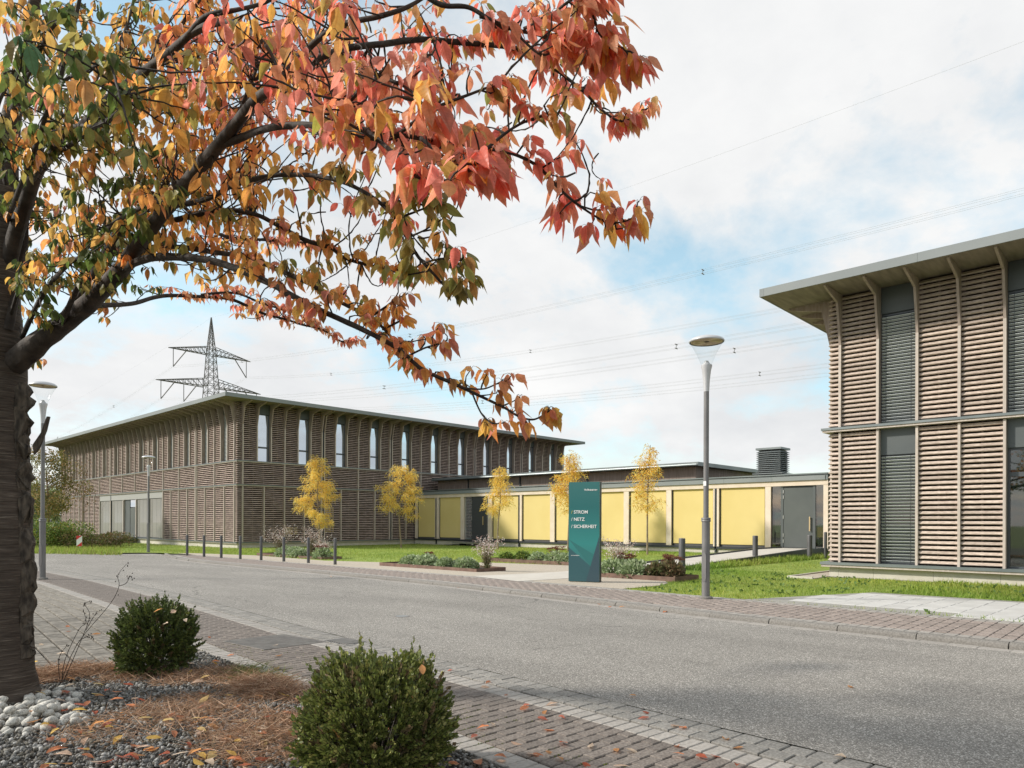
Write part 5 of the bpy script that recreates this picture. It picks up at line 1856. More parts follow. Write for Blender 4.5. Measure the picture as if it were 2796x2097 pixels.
z = planter('long low rusty flower bed behind the bollard row', 16.3, 17.3, 26.6, 32.4, 0.13)
gaura('large wispy pink flowering bush behind the bollards', 16.9, 31.3, z, 0.95, 1.35, 0, 3)
gaura('large wispy white flowering bush by the last bollards', 16.9, 28.3, z, 0.9, 1.3, 0, 4)
gaura('small wispy tuft at the end of the bollard bed', 16.8, 27.3, z, 0.5, 0.7, 0, 5)
for i, (x, y, r, hh, hd_) in enumerate(((16.6, 30.2, 0.5, 0.4, 0), (16.7, 29.5, 0.45, 0.4, 0), (16.6, 28.9, 0.45, 0.35, 0), (16.65, 27.1, 0.42, 0.45, 6))):
    clump(('pale stonecrop below the pink bush', 'green mound between the two wispy bushes', 'pale stonecrop beside the white bush', 'brown headed stonecrop at the end of the bollard bed')[i], x, y, z, r, hh, SED, i, 0.11, 500, hd_)
# stone edging strip around the corner of the near building
ed = empty('edging_strip', (20.4, 7.9, zr(20.4, 7.9)), 'narrow stone edging with gravel round the building corner', 'edging')
ez = zr(20.4, 7.9)
MB().box(19.95, 24, 8.06, 8.12, ez - 0.1, ez + 0.05).build('edge_stone', 'plinth_concrete', ed)
MB().box(19.95, 20.01, 7.42, 8.058, ez - 0.1, ez + 0.05).build('edge_stone', 'plinth_concrete', ed)
MB().box(20.011, 24, 7.38, 8.058, ez - 0.1, ez + 0.015).build('gravel_fill', 'court_gravel', ed)

# ------------------------------------------------------------------ foreground planting bed
bed_pts = [(xe(y) - 1.755, y) for y in np.linspace(-3, 8.27, 20)] + [(-6, 8.27), (-6, -3)]
bed = sheet('planting_bed', bed_pts, 'bed_soil', ZR0, off=-0.012, cuts=())
tag(bed, 'planting bed covered with dark grey chippings under the cherry tree')
def on_screen(x, y, z, mu=120, mv=160):
    d = Vector((x, y, z - HC))
    w = d.dot(FWD)
    if w < 0.6:
        return None
    u = CX + F * d.dot(RGT) / w
    v = CY - F * d.z / w
    return (u, v, w) if -mu < u < 2796 + mu and v < 2097 + mv else None
# stone chips
ico_v = []
g_ = (1 + 5 ** 0.5) / 2
for a in (-1, 1):
    for b in (-g_, g_):
        ico_v += [(0, a, b), (a, b, 0), (b, 0, a)]
ico_v = np.array(ico_v, float)
ico_v /= np.linalg.norm(ico_v[0])
import itertools
ico_t = []
for i, j, k in itertools.combinations(range(12), 3):
    p = ico_v[[i, j, k]]
    e_ = [np.linalg.norm(p[0] - p[1]), np.linalg.norm(p[1] - p[2]), np.linalg.norm(p[0] - p[2])]
    if max(e_) < 1.1:
        nrm = np.cross(p[1] - p[0], p[2] - p[0])
        ico_t.append((i, j, k) if nrm.dot(p.mean(0)) > 0 else (i, k, j))
ico_t = np.array(ico_t)
def chips(n, xr, yr, rmin, rmax, pal, parent, name, cond=None, layer=2):
    x = NR.uniform(*xr, n)
    y = NR.uniform(*yr, n)
    ok = np.array([on_screen(a, b, 0) is not None for a, b in zip(x, y)])
    ok &= x < np.array([xe(b) - 1.78 for b in y])
    if cond is not None:
        ok &= np.array([cond(a, b) for a, b in zip(x, y)])
    x, y = x[ok], y[ok]
    n = len(x)
    VS, TS, CS = [], [], []
    base = 0
    for var in range(6):
        sel = np.arange(n) % 6 == var
        m = sel.sum()
        tv = ico_v * (1 + NR.uniform(-0.32, 0.32, (12, 1))) * np.array([1.0, 0.75, 0.6])
        rad = rmin + (rmax - rmin) * NR.uniform(0, 1, m) ** 1.8
        pos = np.stack([x[sel], y[sel], 0.01 - 0.004 * y[sel] + NR.uniform(-0.012, 0.012, m) + rad * 0.2], 1)
        rot = basis(rnd_dirs(m), rnd_dirs(m))
        v, t, c, _ = scatter(tv, ico_t, rot, rad, pos, pick_cols(pal, m, 0.3))
        VS.append(v); TS.append(t + base); CS.append(c)
        base += len(v)
    o = link(name, arrays_mesh(name, np.concatenate(VS), np.concatenate(TS), 'stone_chip', np.concatenate(CS)), parent)
    o['kind'] = 'stuff'
CH = [(0.15, 0.147, 0.14), (0.22, 0.217, 0.208), (0.085, 0.082, 0.076), (0.31, 0.305, 0.29), (0.12, 0.11, 0.09), (0.18, 0.17, 0.15)]
chips(52000, (-0.3, 3.7), (1.6, 8.25), 0.009, 0.024, CH, bed, 'stone_chips')
# dry ground cover
def dry_patch(cx_, cy_, rx, ry, n, hgt, parent, name, pal):
    a = NR.uniform(0, 2 * math.pi, n)
    r = np.sqrt(NR.uniform(0, 1, n))
    x, y = cx_ + rx * r * np.cos(a), cy_ + ry * r * np.sin(a)
    ok = x < np.array([xe(b) - 1.72 for b in y])
    x, y, r = x[ok], y[ok], r[ok]
    n = len(x)
    hz = hgt * (1 - 0.75 * r ** 2)
    pos = np.stack([x, y, 0.005 - 0.004 * y + NR.uniform(0, 1, n) * hz], 1)
    d = rnd_dirs(n, -0.15, 0.55)
    leaves_obj(name, pos, d, NR.uniform(0.07, 0.2, n), 0.035, pick_cols(pal, n, 0.3), 'dry_blade', parent, tv=BLADE, tt=BLADET)
DRY = [(0.46, 0.29, 0.19), (0.55, 0.38, 0.26), (0.30, 0.17, 0.10), (0.60, 0.42, 0.29), (0.36, 0.20, 0.12), (0.20, 0.13, 0.07)]
for i, (u, v, rx, ry, n, h) in enumerate(((720, 1880, 0.36, 0.8, 2400, 0.10), (720, 1890, 0.22, 0.4, 1800, 0.15), (610, 1960, 0.38, 0.6, 1500, 0.06), (150, 1850, 0.6, 0.30, 3600, 0.12), (330, 1990, 0.45, 0.5, 900, 0.04), (840, 1990, 0.25, 0.5, 1800, 0.08), (560, 1850, 0.5, 0.3, 1800, 0.07), (370, 1850, 0.35, 0.25, 1300, 0.06), (500, 1930, 0.5, 0.4, 1500, 0.05), (690, 2040, 0.35, 0.5, 1900, 0.07))):
    g = ground_at(u, v)
    dry_patch(g.x, g.y, rx, ry, n, h, bed, 'dry_ground_cover', DRY)
g = ground_at(720, 1850)
dry_patch(g.x, g.y, 0.35, 0.5, 900, 0.12, bed, 'green_shoots', [(0.12, 0.16, 0.04), (0.2, 0.22, 0.07)])
# moss in the joints near the bed
n = 5200
x = NR.uniform(2.9, 4.3, n); y = NR.uniform(2.2, 8.6, n)
ok = np.array([xe(b) - 1.78 < a < xe(b) - 0.95 + 0.4 * mnoise.noise((a * 2, b * 2, 5)) for a, b in zip(x, y)])
ok &= np.array([mnoise.noise((a * 1.7, b * 1.7, 8)) > -0.05 for a, b in zip(x, y)])
x, y = x[ok], y[ok]
n = len(x)
# keep to the joint lines (every 0.108 m along the road)
y = np.round((y - 0.6) / 0.108 - 0.5) * 0.108 + 0.6 + 0.054 + NR.normal(0, 0.004, n)
pos = np.stack([x, y, 0.006 - 0.004 * y], 1)
leaves_obj('joint_moss', pos, rnd_dirs(n, 0.2, 1), NR.uniform(0.006, 0.016, n), 1.5, pick_cols([(0.10, 0.13, 0.02), (0.16, 0.19, 0.03), (0.07, 0.09, 0.02)], n), 'grass_blade', pav)

# ------------------------------------------------------------------ clipped box shrubs
def box_shrub(label, c, rx, rz_, seed, nsp=1500, pal=None):
    rr = random.Random(seed)
    t = empty('box_shrub', tuple(c), label, 'shrub', 'clipped box shrubs in the bed')
    P, D, C_ = [], [], []
    sm = MB()
    lum = [(rr.uniform(0, 6.28), rr.uniform(-0.4, 0.9), rr.uniform(0.75, 1.12)) for _ in range(16)]
    for i in range(nsp):
        a = rr.uniform(0, 6.283)
        zz = rr.uniform(-0.85, 1.0)
        rad = math.sqrt(max(0, 1 - zz * zz)) ** 0.75
        dirv = Vector((math.cos(a) * rad, math.sin(a) * rad, zz))
        bumpy = 1 + 0.22 * mnoise.noise(dirv * 2.1 + Vector((seed * 3, 0, 0))) + 0.16 * mnoise.noise(dirv * 4.5 + Vector((0, seed, 0)))
        sh = 1.0 if rr.random() < 0.8 else rr.uniform(0.6, 0.95)
        tip = c + Vector((dirv.x * rx, dirv.y * rx, rz_ * (0.5 + 0.5 * dirv.z))) * 1.0 * 1
        tip = c + Vector((dirv.x * rx * bumpy * sh, dirv.y * rx * bumpy * sh, rz_ * (0.47 + 0.5 * dirv.z * bumpy * sh)))
        gd = (dirv + Vector((0, 0, 0.75)) + Vector((rr.gauss(0, .25), rr.gauss(0, .25), rr.gauss(0, .25)))).normalized()
        L = rr.uniform(0.05, 0.13) * (1.5 if dirv.z > 0.6 and rr.random() < 0.3 else 1)
        sm.tube([tip - gd * 0.05, tip + gd * L], [0.0028, 0.0012], 3, False)
        side = gd.orthogonal().normalized()
        s2 = gd.cross(side)
        hue = rr.random()
        for k in range(15):
            f = k / 14
            an = k * 1.9 + rr.uniform(-.3, .3)
            o = side * math.cos(an) + s2 * math.sin(an)
            P.append(tip + gd * (L * f - 0.03))
            D.append(o * (0.9 - 0.5 * f) + gd * (0.55 + 0.6 * f))
            C_.append(0 if hue < 0.82 else (1 if hue < 0.94 else 2))
    for i in range(10):
        a = rr.uniform(0, 6.28)
        sm.tube([c + Vector((0, 0, -0.03)), c + Vector((math.cos(a) * rx * 0.4, math.sin(a) * rx * 0.4, rz_ * 0.4)), c + Vector((math.cos(a) * rx * 0.7, math.sin(a) * rx * 0.7, rz_ * 0.75))], [0.012, 0.008, 0.003], 5, False)
    sm.build('stems', 'twig_bark', t, kind='stuff')
    P = np.array([tuple(p) for p in P]); D = np.array([tuple(p) for p in D]); C_ = np.array(C_)
    n = len(P)
    pal = pal or [(0.16, 0.19, 0.05), (0.21, 0.25, 0.06), (0.27, 0.30, 0.085), (0.12, 0.15, 0.045), (0.32, 0.31, 0.10)]
    cols = pick_cols(pal, n, 0.25)
    cols[C_ == 1] = pick_cols([(0.17, 0.19, 0.04), (0.13, 0.16, 0.035)], int((C_ == 1).sum()))
    cols[C_ == 2] = pick_cols([(0.22, 0.15, 0.08), (0.16, 0.12, 0.06)], int((C_ == 2).sum()))
    leaves_obj('foliage', P, D, NR.uniform(0.020, 0.035, n), 1.5, cols, 'box_leaf', t)
    # a dark core so that the far side does not shine through
    cv = ico_v.copy()
    return t
g = ground_at(1035, 2120)
box_shrub('large round box shrub close to the brick footway', Vector((g.x - 0.02, g.y, zroad(g.y))), 0.375, 0.665, 3, 1900)
g = ground_at(425, 1838)
box_shrub('smaller dark box shrub between the tree trunk and the mesh cover', Vector((g.x, g.y, zroad(g.y))), 0.325, 0.67, 5, 1400, [(0.10, 0.135, 0.038), (0.13, 0.17, 0.048), (0.17, 0.205, 0.06), (0.075, 0.105, 0.032)])

# ------------------------------------------------------------------ pale pebbles round the trunk
peb = []
for k in range(6):
    mb = MB()
    mb.lathe([(0.001, -0.5), (0.30, -0.44), (0.45, -0.22), (0.5, 0.0), (0.45, 0.22), (0.30, 0.44), (0.001, 0.5)], 12, cap=False)
    mb.v = [tuple(Vector((x * 1.25, y * 0.95, z * 0.72)) * (1 + 0.22 * mnoise.noise(Vector((x * 2 + k * 5, y * 2, z * 2))))) for x, y, z in mb.v]
    me = mb.mesh('pebble', 'white_stone')
    me.polygons.foreach_set('use_smooth', [True] * len(me.polygons))
    peb.append(me)
placed = []
tries = 0
while len(placed) < 150 and tries < 6000:
    tries += 1
    u = R.uniform(-70, 232)
    v = R.uniform(1882, 2012)
    if u > 70 and v > 1990 - (u - 70) * 0.15 + 12: continue
    if v < 1905 and u < 62: continue
    g = ground_at(u, v)
    r = R.uniform(0.022, 0.044)
    lvl = 0
    for (a, b, z_, rr) in placed:
        dd = math.hypot(a - g.x, b - g.y)
        if dd < (rr + r) * 0.82:
            lvl = max(lvl, z_ + rr * 0.9)
    if lvl > 0.10 or (lvl > 0 and R.random() < 0.80): continue
    placed.append((g.x, g.y, lvl, r))
    o = link('pebble', peb[len(placed) % 6], None, (g.x, g.y, zroad(g.y) + lvl + r * 0.55), (R.uniform(-.5, .5), R.uniform(-.5, .5), R.uniform(0, 6.28)))
    o.scale = (r * 2, r * 2, r * 2)
    tag(o, 'rounded off-white pebble in the heap at the foot of the cherry tree', 'pebble', 'off-white pebbles heaped round the trunk')

# ------------------------------------------------------------------ cherry tree
TB = ground_at(2, 1908)
TB = Vector((TB.x, TB.y, zroad(TB.y)))
TD = TB.dot(FWD)
ch = empty('cherry_tree', tuple(TB), 'large cherry tree with red, orange and green autumn leaves overhanging the road', 'tree')
def path_px(pts, k=1.0):
    return [at(u, v, d_) for u, v, d_, r in pts], [r * k / F * d_ for u, v, d_, r in pts]
def smooth_path(P, Rr, k=5):
    out, rad = [], []
    n = len(P)
    for i in range(n - 1):
        p0, p1, p2, p3 = P[max(0, i - 1)], P[i], P[i + 1], P[min(n - 1, i + 2)]
        for j in range(k):
            t = j / k
            out.append(0.5 * ((2 * p1) + (p2 - p0) * t + (2 * p0 - 5 * p1 + 4 * p2 - p3) * t * t + (3 * p1 - p0 - 3 * p2 + p3) * t ** 3))
            rad.append(lerp(Rr[i], Rr[i + 1], t))
    out.append(P[-1]); rad.append(Rr[-1])
    return out, rad
# trunk with a flared foot (u, v, depth, radius in pixels)
tp = [(-2, 1945, TD, 135), (-2, 1915, TD, 108), (-2, 1880, TD, 92), (-3, 1800, TD, 83), (-3, 1650, TD, 80), (-2, 1500, TD, 79), (-4, 1350, TD, 74), (-8, 1200, TD, 71), (-8, 1080, TD, 70), (-5, 1000, TD, 68), (-3, 930, TD - .05, 60), (0, 840, TD - .1, 48), (5, 700, TD - .2, 40), (14, 450, TD - .35, 32), (36, 295, TD - .5, 22), (72, 127, TD - .6, 18), (95, 0, TD - .7, 14), (112, -140, TD - .8, 10), (120, -320, TD - .9, 6)]
P_, R_ = smooth_path(*path_px(tp), 6)
tk = MB().tube(P_, R_, 28, jitter=0.06).build('trunk', 'cherry_bark', ch, True)
BR = [
    # limb A, heavy, rising to the right and towards the camera
    ('limb', [(-10, 1010, TD, 40), (40, 990, 6.0, 44), (105, 935, 5.85, 40), (170, 885, 5.7, 36), (236, 832, 5.5, 33), (300, 770, 5.25, 31), (350, 712, 5.0, 30), (413, 620, 4.6, 27), (480, 540, 4.25, 25), (540, 460, 3.95, 24), (612, 380, 3.65, 22), (692, 280, 3.3, 19), (760, 225, 3.1, 15), (840, 135, 2.95, 12), (922, 72, 2.85, 10), (1044, 43, 2.8, 9), (1130, 10, 2.8, 7), (1230, -60, 2.8, 5)]),
    # limb B
    ('limb', [(0, 800, TD - .1, 30), (45, 640, 5.7, 27), (93, 485, 5.3, 23), (122, 443, 5.1, 21), (169, 392, 4.8, 20), (236, 338, 4.5, 19), (295, 278, 4.2, 19), (392, 198, 3.8, 17), (464, 143, 3.55, 15), (527, 89, 3.35, 13), (591, 63, 3.2, 12), (645, 66, 3.1, 10), (717, 114, 3.0, 8), (755, 181, 2.95, 6), (768, 250, 2.9, 4)]),
    ('limb', [(505, 108, 3.4, 12), (561, 46, 3.25, 10), (640, 28, 3.2, 8), (728, 5, 3.2, 7), (830, -60, 3.2, 5)]),
    # limb C, low, under limb A
    ('limb', [(150, 900, 5.75, 20), (230, 800, 5.6, 22), (290, 700, 5.4, 22), (330, 630, 5.2, 20), (400, 565, 5.0, 17), (470, 515, 4.9, 14), (560, 440, 4.8, 11), (640, 330, 4.7, 8), (680, 240, 4.6, 6), (720, 140, 4.6, 4)]),
    ('limb', [(20, 900, 5.9, 18), (60, 700, 5.9, 16), (75, 560, 5.8, 13), (140, 300, 5.6, 10), (190, 120, 5.5, 8), (230, -60, 5.4, 5)]),
]
LONG = [
    # name, points, leaf palette, leaf length, cluster spacing (px)
    ('R1', [(600, 395, 3.7, 15), (640, 383, 3.6, 14), (717, 354, 3.4, 13), (802, 342, 3.2, 12), (900, 346, 3.0, 11), (1017, 357, 2.85, 9), (1162, 380, 2.8, 8), (1300, 400, 2.85, 7), (1400, 420, 2.95, 6), (1469, 455, 3.0, 6), (1523, 511, 3.05, 5), (1568, 551, 3.05, 5), (1614, 583, 3.05, 4), (1659, 608, 3.05, 3.5), (1710, 603, 3.0, 3), (1748, 580, 2.95, 2.5)], 'RED', 0.108, 34),
    ('R1b', [(1000, 355, 2.8, 8), (1075, 420, 2.35, 8), (1107, 466, 2.25, 7), (1180, 493, 2.2, 6), (1252, 484, 2.15, 5), (1311, 430, 2.1, 4)], 'RED', 0.112, 44),
    ('R1c', [(1150, 378, 2.7, 7), (1207, 425, 2.5, 6), (1243, 447, 2.45, 5), (1279, 468, 2.4, 4.5), (1335, 468, 2.4, 4)], 'RED', 0.11, 46),
    ('R1d', [(900, 346, 3.0, 9), (960, 270, 2.6, 8), (1030, 215, 2.4, 6), (1110, 240, 2.3, 5), (1160, 290, 2.25, 4)], 'RED', 0.112, 44),
    ('R1e', [(1080, 372, 2.8, 7), (1180, 300, 2.7, 6), (1290, 255, 2.75, 5), (1370, 225, 2.8, 4)], 'REDO', 0.105, 44),
    ('R1f', [(1330, 405, 2.85, 6), (1400, 350, 2.9, 5), (1470, 320, 2.95, 4), (1520, 322, 2.95, 3)], 'REDO', 0.105, 40),
    ('R2', [(860, 160, 3.6, 12), (960, 130, 3.65, 11), (1049, 120, 3.7, 11), (1144, 108, 3.75, 10), (1252, 115, 3.8, 10), (1388, 129, 3.85, 8), (1455, 156, 3.85, 7), (1523, 194, 3.9, 6), (1596, 253, 3.9, 5), (1636, 294, 3.9, 4.5), (1690, 330, 3.9, 3.5), (1735, 318, 3.85, 2.5)], 'RED', 0.098, 24),
    ('R3', [(1150, -20, 2.9, 10), (1207, 14, 2.9, 9), (1279, 20, 2.9, 8), (1340, 55, 2.9, 7), (1400, 80, 2.95, 7), (1470, 95, 2.95, 6), (1514, 118, 2.95, 6), (1568, 149, 3.0, 5), (1627, 178, 3.0, 4.5), (1668, 176, 3.0, 3.5), (1702, 150, 3.0, 2.5)], 'RED', 0.108, 34),
    ('R3b', [(1430, 79, 2.95, 6), (1500, 45, 2.9, 5), (1559, 0, 2.85, 5), (1640, -40, 2.85, 4)], 'RED', 0.108, 40),
    ('R3c', [(1590, -60, 2.9, 5), (1625, 60, 2.9, 5), (1648, 120, 2.9, 3)], 'REDO', 0.108, 34),
    ('R3d', [(1568, 149, 3.0, 5), (1640, 118, 2.95, 4), (1695, 128, 2.9, 3.5), (1722, 160, 2.9, 3)], 'RED', 0.108, 34),
    ('R3e', [(1400, 80, 2.95, 5), (1480, 150, 2.9, 4), (1540, 110, 2.9, 3)], 'RED', 0.108, 40),
    ('R4', [(400, 570, 4.7, 12), (548, 548, 4.3, 10), (640, 505, 4.0, 9), (730, 482, 3.7, 9), (800, 477, 3.5, 8), (868, 481, 3.4, 8), (936, 497, 3.3, 8), (994, 524, 3.25, 7), (1040, 556, 3.2, 7), (1080, 597, 3.2, 7), (1122, 669, 3.2, 6), (1147, 707, 3.2, 6), (1185, 749, 3.2, 5), (1215, 780, 3.2, 4.5), (1245, 784, 3.15, 4), (1285, 764, 3.1, 3)], 'OLIVE', 0.098, 34),
    ('R4b', [(1040, 556, 3.2, 5), (1110, 545, 3.1, 4), (1170, 520, 3.0, 3)], 'OLIVE', 0.098, 40),
    ('R4c', [(1080, 597, 3.2, 5), (1130, 580, 3.1, 4), (1195, 555, 3.0, 3)], 'OLIVE', 0.098, 40),
    ('R4d', [(1122, 645, 3.2, 4), (1160, 628, 3.1, 3), (1205, 600, 3.0, 3)], 'OLIVE', 0.095, 44),
    ('R4e', [(1155, 718, 3.2, 4), (1215, 705, 3.1, 3), (1260, 712, 3.05, 3)], 'OLIVE', 0.095, 40),
    ('R5', [(480, 600, 4.6, 10), (600, 575, 4.5, 9), (692, 584, 4.4, 8), (763, 618, 4.35, 8), (835, 656, 4.3, 8), (903, 677, 4.3, 7), (936, 702, 4.25, 6), (987, 719, 4.25, 6), (1059, 734, 4.2, 5), (1122, 736, 4.2, 4), (1177, 745, 4.2, 3)], 'ORANGE', 0.095, 26),
    ('R6', [(330, 735, 5.1, 13), (400, 706, 4.7, 14), (485, 702, 4.4, 14), (570, 711, 4.1, 13), (654, 736, 3.9, 13), (738, 774, 3.75, 12), (823, 821, 3.65, 11), (890, 854, 3.6, 10), (974, 892, 3.55, 10), (1059, 935, 3.5, 9), (1101, 964, 3.5, 8), (1156, 1010, 3.5, 7), (1240, 1048, 3.5, 6.5), (1312, 1082, 3.5, 5.5), (1375, 1112, 3.5, 4.5), (1417, 1137, 3.5, 4), (1459, 1145, 3.5, 3.5), (1500, 1122, 3.45, 2.5)], 'ORRED', 0.097, 44),
    ('R6b', [(1290, 1075, 3.5, 3.5), (1315, 1130, 3.45, 3), (1345, 1155, 3.4, 3), (1375, 1155, 3.4, 2)], 'ORRED', 0.095, 60),
    ('R6c', [(1260, 1058, 3.5, 3.5), (1320, 1062, 3.45, 3), (1372, 1040, 3.4, 2.5)], 'ORRED', 0.095, 60),
    ('R7', [(360, 680, 5.0, 9), (464, 673, 4.7, 9), (591, 690, 4.4, 9), (675, 702, 4.2, 9), (759, 736, 4.0, 9), (844, 774, 3.85, 8), (911, 815, 3.8, 7), (953, 837, 3.75, 7), (1020, 871, 3.7, 6), (1080, 934, 3.65, 5), (1122, 985, 3.6, 4)], 'ORANGE', 0.098, 32),
    ('R7b', [(1010, 866, 3.7, 5), (1050, 840, 3.6, 4), (1085, 815, 3.55, 3)], 'ORRED', 0.098, 34),
    ('R7c', [(1045, 900, 3.7, 4), (1085, 880, 3.6, 4), (1110, 868, 3.55, 3)], 'ORRED', 0.1, 34),
    ('R7d', [(1115, 972, 3.6, 4), (1160, 950, 3.5, 3.5), (1215, 935, 3.45, 3)], 'ORRED', 0.098, 36),
    ('R8', [(240, 835, 5.6, 10), (359, 829, 6.2, 8), (443, 808, 6.6, 7), (548, 810, 6.9, 6), (633, 818, 7.1, 6), (717, 855, 7.2, 5), (780, 872, 7.2, 4), (823, 886, 7.2, 4), (880, 900, 7.2, 3.5), (932, 932, 7.2, 3), (985, 930, 7.2, 2)], 'PINK', 0.095, 17),
    ('R8b', [(548, 805, 6.9, 5), (640, 800, 7.0, 4), (720, 830, 7.1, 4), (790, 850, 7.2, 3), (860, 880, 7.2, 2)], 'PINK', 0.095, 18),
    ('R9', [(480, 545, 4.9, 7), (600, 640, 5.6, 6), (720, 655, 6.0, 5), (800, 660, 6.2, 4), (860, 665, 6.2, 3)], 'PINK', 0.095, 18),
    ('L1', [(90, 490, 5.2, 9), (180, 360, 4.2, 9), (260, 345, 3.6, 8), (330, 300, 3.2, 7), (345, 255, 2.9, 5)], 'GREEN', 0.108, 42),
    ('L2', [(115, 445, 5.0, 9), (230, 370, 4.2, 8), (330, 300, 3.7, 7), (450, 250, 3.3, 6), (520, 220, 3.1, 4)], 'GREEN', 0.105, 46),
    ('L3', [(170, 880, 5.6, 10), (240, 720, 5.0, 9), (300, 620, 4.4, 8), (400, 560, 3.9, 7), (470, 520, 3.6, 5)], 'GRORANGE', 0.1, 44),
    ('L4', [(60, 920, 5.9, 9), (120, 800, 5.2, 8), (190, 720, 4.6, 7), (250, 690, 4.2, 5)], 'GREEN', 0.105, 44),
    ('L5', [(20, 600, 5.6, 9), (90, 420, 4.4, 8), (150, 250, 3.5, 7), (240, 190, 3.0, 5), (300, 165, 2.8, 4)], 'GREEN', 0.108, 44),
    ('L6', [(30, 300, 5.4, 8), (80, 200, 4.4, 7), (140, 80, 3.8, 6), (200, 40, 3.5, 4)], 'GREEN', 0.105, 46),
    ('L7', [(15, 500, 5.6, 8), (-10, 330, 4.0, 7), (20, 230, 3.2, 6), (60, 150, 2.9, 4)], 'GREEN', 0.108, 46),
    ('L8', [(392, 198, 3.8, 8), (470, 100, 4.2, 7), (560, -20, 4.4, 5)], 'ORANGE', 0.1, 40),
    ('L9', [(295, 278, 4.2, 8), (330, 130, 4.6, 7), (360, 20, 4.8, 5), (380, -60, 4.8, 4)], 'GRORANGE', 0.1, 40),
    ('L10', [(30, 860, 5.9, 7), (60, 760, 5.4, 6), (90, 690, 5.0, 4)], 'GREEN', 0.1, 44),
]
GREEN = [(0.11, 0.16, 0.045), (0.14, 0.19, 0.05), (0.09, 0.135, 0.04), (0.20, 0.20, 0.055)]
OLIVE = [(0.42, 0.34, 0.10), (0.33, 0.30, 0.085), (0.56, 0.36, 0.11), (0.28, 0.27, 0.08), (0.64, 0.36, 0.12)]
ORANGE = [(0.86, 0.44, 0.11), (0.88, 0.50, 0.13), (0.84, 0.38, 0.11), (0.80, 0.47, 0.14), (0.88, 0.38, 0.13)]
RED = [(0.88, 0.27, 0.18), (0.84, 0.21, 0.15), (0.90, 0.38, 0.19), (0.80, 0.29, 0.19), (0.66, 0.29, 0.18), (0.90, 0.35, 0.26)]
PINK = [(0.84, 0.36, 0.22), (0.84, 0.43, 0.22), (0.80, 0.30, 0.19), (0.76, 0.44, 0.20)]
PALS = {'GREEN': GREEN * 2 + OLIVE[:2], 'OLIVE': OLIVE, 'ORANGE': ORANGE * 2 + OLIVE[:1] + PINK[:1], 'RED': RED * 2 + ORANGE[:2] + OLIVE[2:3], 'REDO': RED + ORANGE[:3] + OLIVE[2:4] + PINK[:2], 'ORRED': ORANGE[:3] + RED[2:5] + OLIVE[2:3] + [(0.45, 0.2, 0.08)], 'PINK': PINK, 'GRORANGE': GREEN + ORANGE[:4] + OLIVE}
SAMP = []
for nm, pts in BR:
    P_, R_ = smooth_path(*path_px(pts, 0.72), 5)
    MB().tube(P_, R_, 14, jitter=0.2).build(nm, 'limb_bark', ch, True)
    SAMP += list(P_[2:])
# template of one cherry leaf
ts_ = [0, 0.08, 0.25, 0.45, 0.65, 0.82, 0.93, 1.0]
ws_ = [0, 0.10, 0.195, 0.225, 0.175, 0.085, 0.028, 0]
lv_, lu_ = [], []
for t, w in zip(ts_, ws_):
    lv_.append((0, t, -0.16 * t * t)); lu_.append((0, t))
for sg in (-1, 1):
    for i in range(1, 7):
        t, w = ts_[i], ws_[i]
        lv_.append((sg * w, t, -0.16 * t * t + 0.42 * w * (1 + 0.25 * math.sin(i * 2.2 + sg)))); lu_.append((sg * w, t))
lt_ = []
for base_, flip in ((8, False), (14, True)):
    tri = [(0, base_, 1), (6, base_ + 5, 7)]
    for i in range(1, 6):
        a, b = i, i + 1
        l0, l1 = base_ + i - 1, base_ + i
        tri += [(a, l0, l1), (a, l1, b)]
    lt_ += [t if not flip else (t[0], t[2], t[1]) for t in tri]
CLV, CLT, CLU = np.array(lv_, float), np.array(lt_), np.array(lu_, float)
LP_, LD_, LN_, LS_, LC_ = [], [], [], [], []
twigs = MB()
def cluster(tip, pal, size, n, out=None, spread=0.75):
    """a rosette of hanging leaves at the end of a spur"""
    a0 = R.uniform(0, 6.28)
    pal = PALS[pal] if isinstance(pal, str) else pal
    base_c = R.choice(pal)
    for k in range(n):
        a = a0 + k * 6.283 / n + R.uniform(-.4, .4)
        sp = R.uniform(0.25, 1.0) * spread
        hor = Vector((math.cos(a), math.sin(a), 0))
        d = hor * sp + Vector((0, 0, -1.0 + 0.55 * R.random() * sp))
        if out is not None:
            d += out * 0.35
        d.normalize()
        st_p = tip + hor * R.uniform(0.012, 0.035) + Vector((0, 0, R.uniform(-0.004, 0.014)))
        twigs.tube([tip, tip.lerp(st_p, 0.5) + Vector((0, 0, 0.008)), st_p], [0.0012, 0.0010, 0.0009], 3, False)
        LP_.append(tuple(st_p)); LD_.append(tuple(d))
        nn = hor * 1.0 + Vector((R.gauss(0, .35), R.gauss(0, .35), R.gauss(0.25, .3)))
        LN_.append(tuple(nn))
        LS_.append(size * R.uniform(0.5, 1.08))
        c = R.choice(pal) if R.random() < 0.5 else base_c
        f = R.uniform(0.8, 1.15)
        LC_.append((c[0] * f, c[1] * f * R.uniform(0.85, 1.15), c[2] * f))
def spur(a, b, r0=0.0042, r1=0.0024):
    L = (b - a).length
    bw = 0.012 + 0.16 * L
    m_ = a.lerp(b, 0.5) + Vector((R.gauss(0, bw), R.gauss(0, bw), R.gauss(-0.4 * bw, bw)))
    n = max(3, int(L / 0.03))
    pts, rr = [], []
    for i in range(n + 1):
        t = i / n
        p = a * (1 - t) ** 2 + m_ * 2 * t * (1 - t) + b * t * t
        pts.append(p + Vector((R.gauss(0, .0015), R.gauss(0, .0015), R.gauss(0, .0015))))
        rr.append(lerp(r0, r1, t) * (1.25 if i % 2 else 0.9))
    twigs.tube(pts, rr, 5, False)
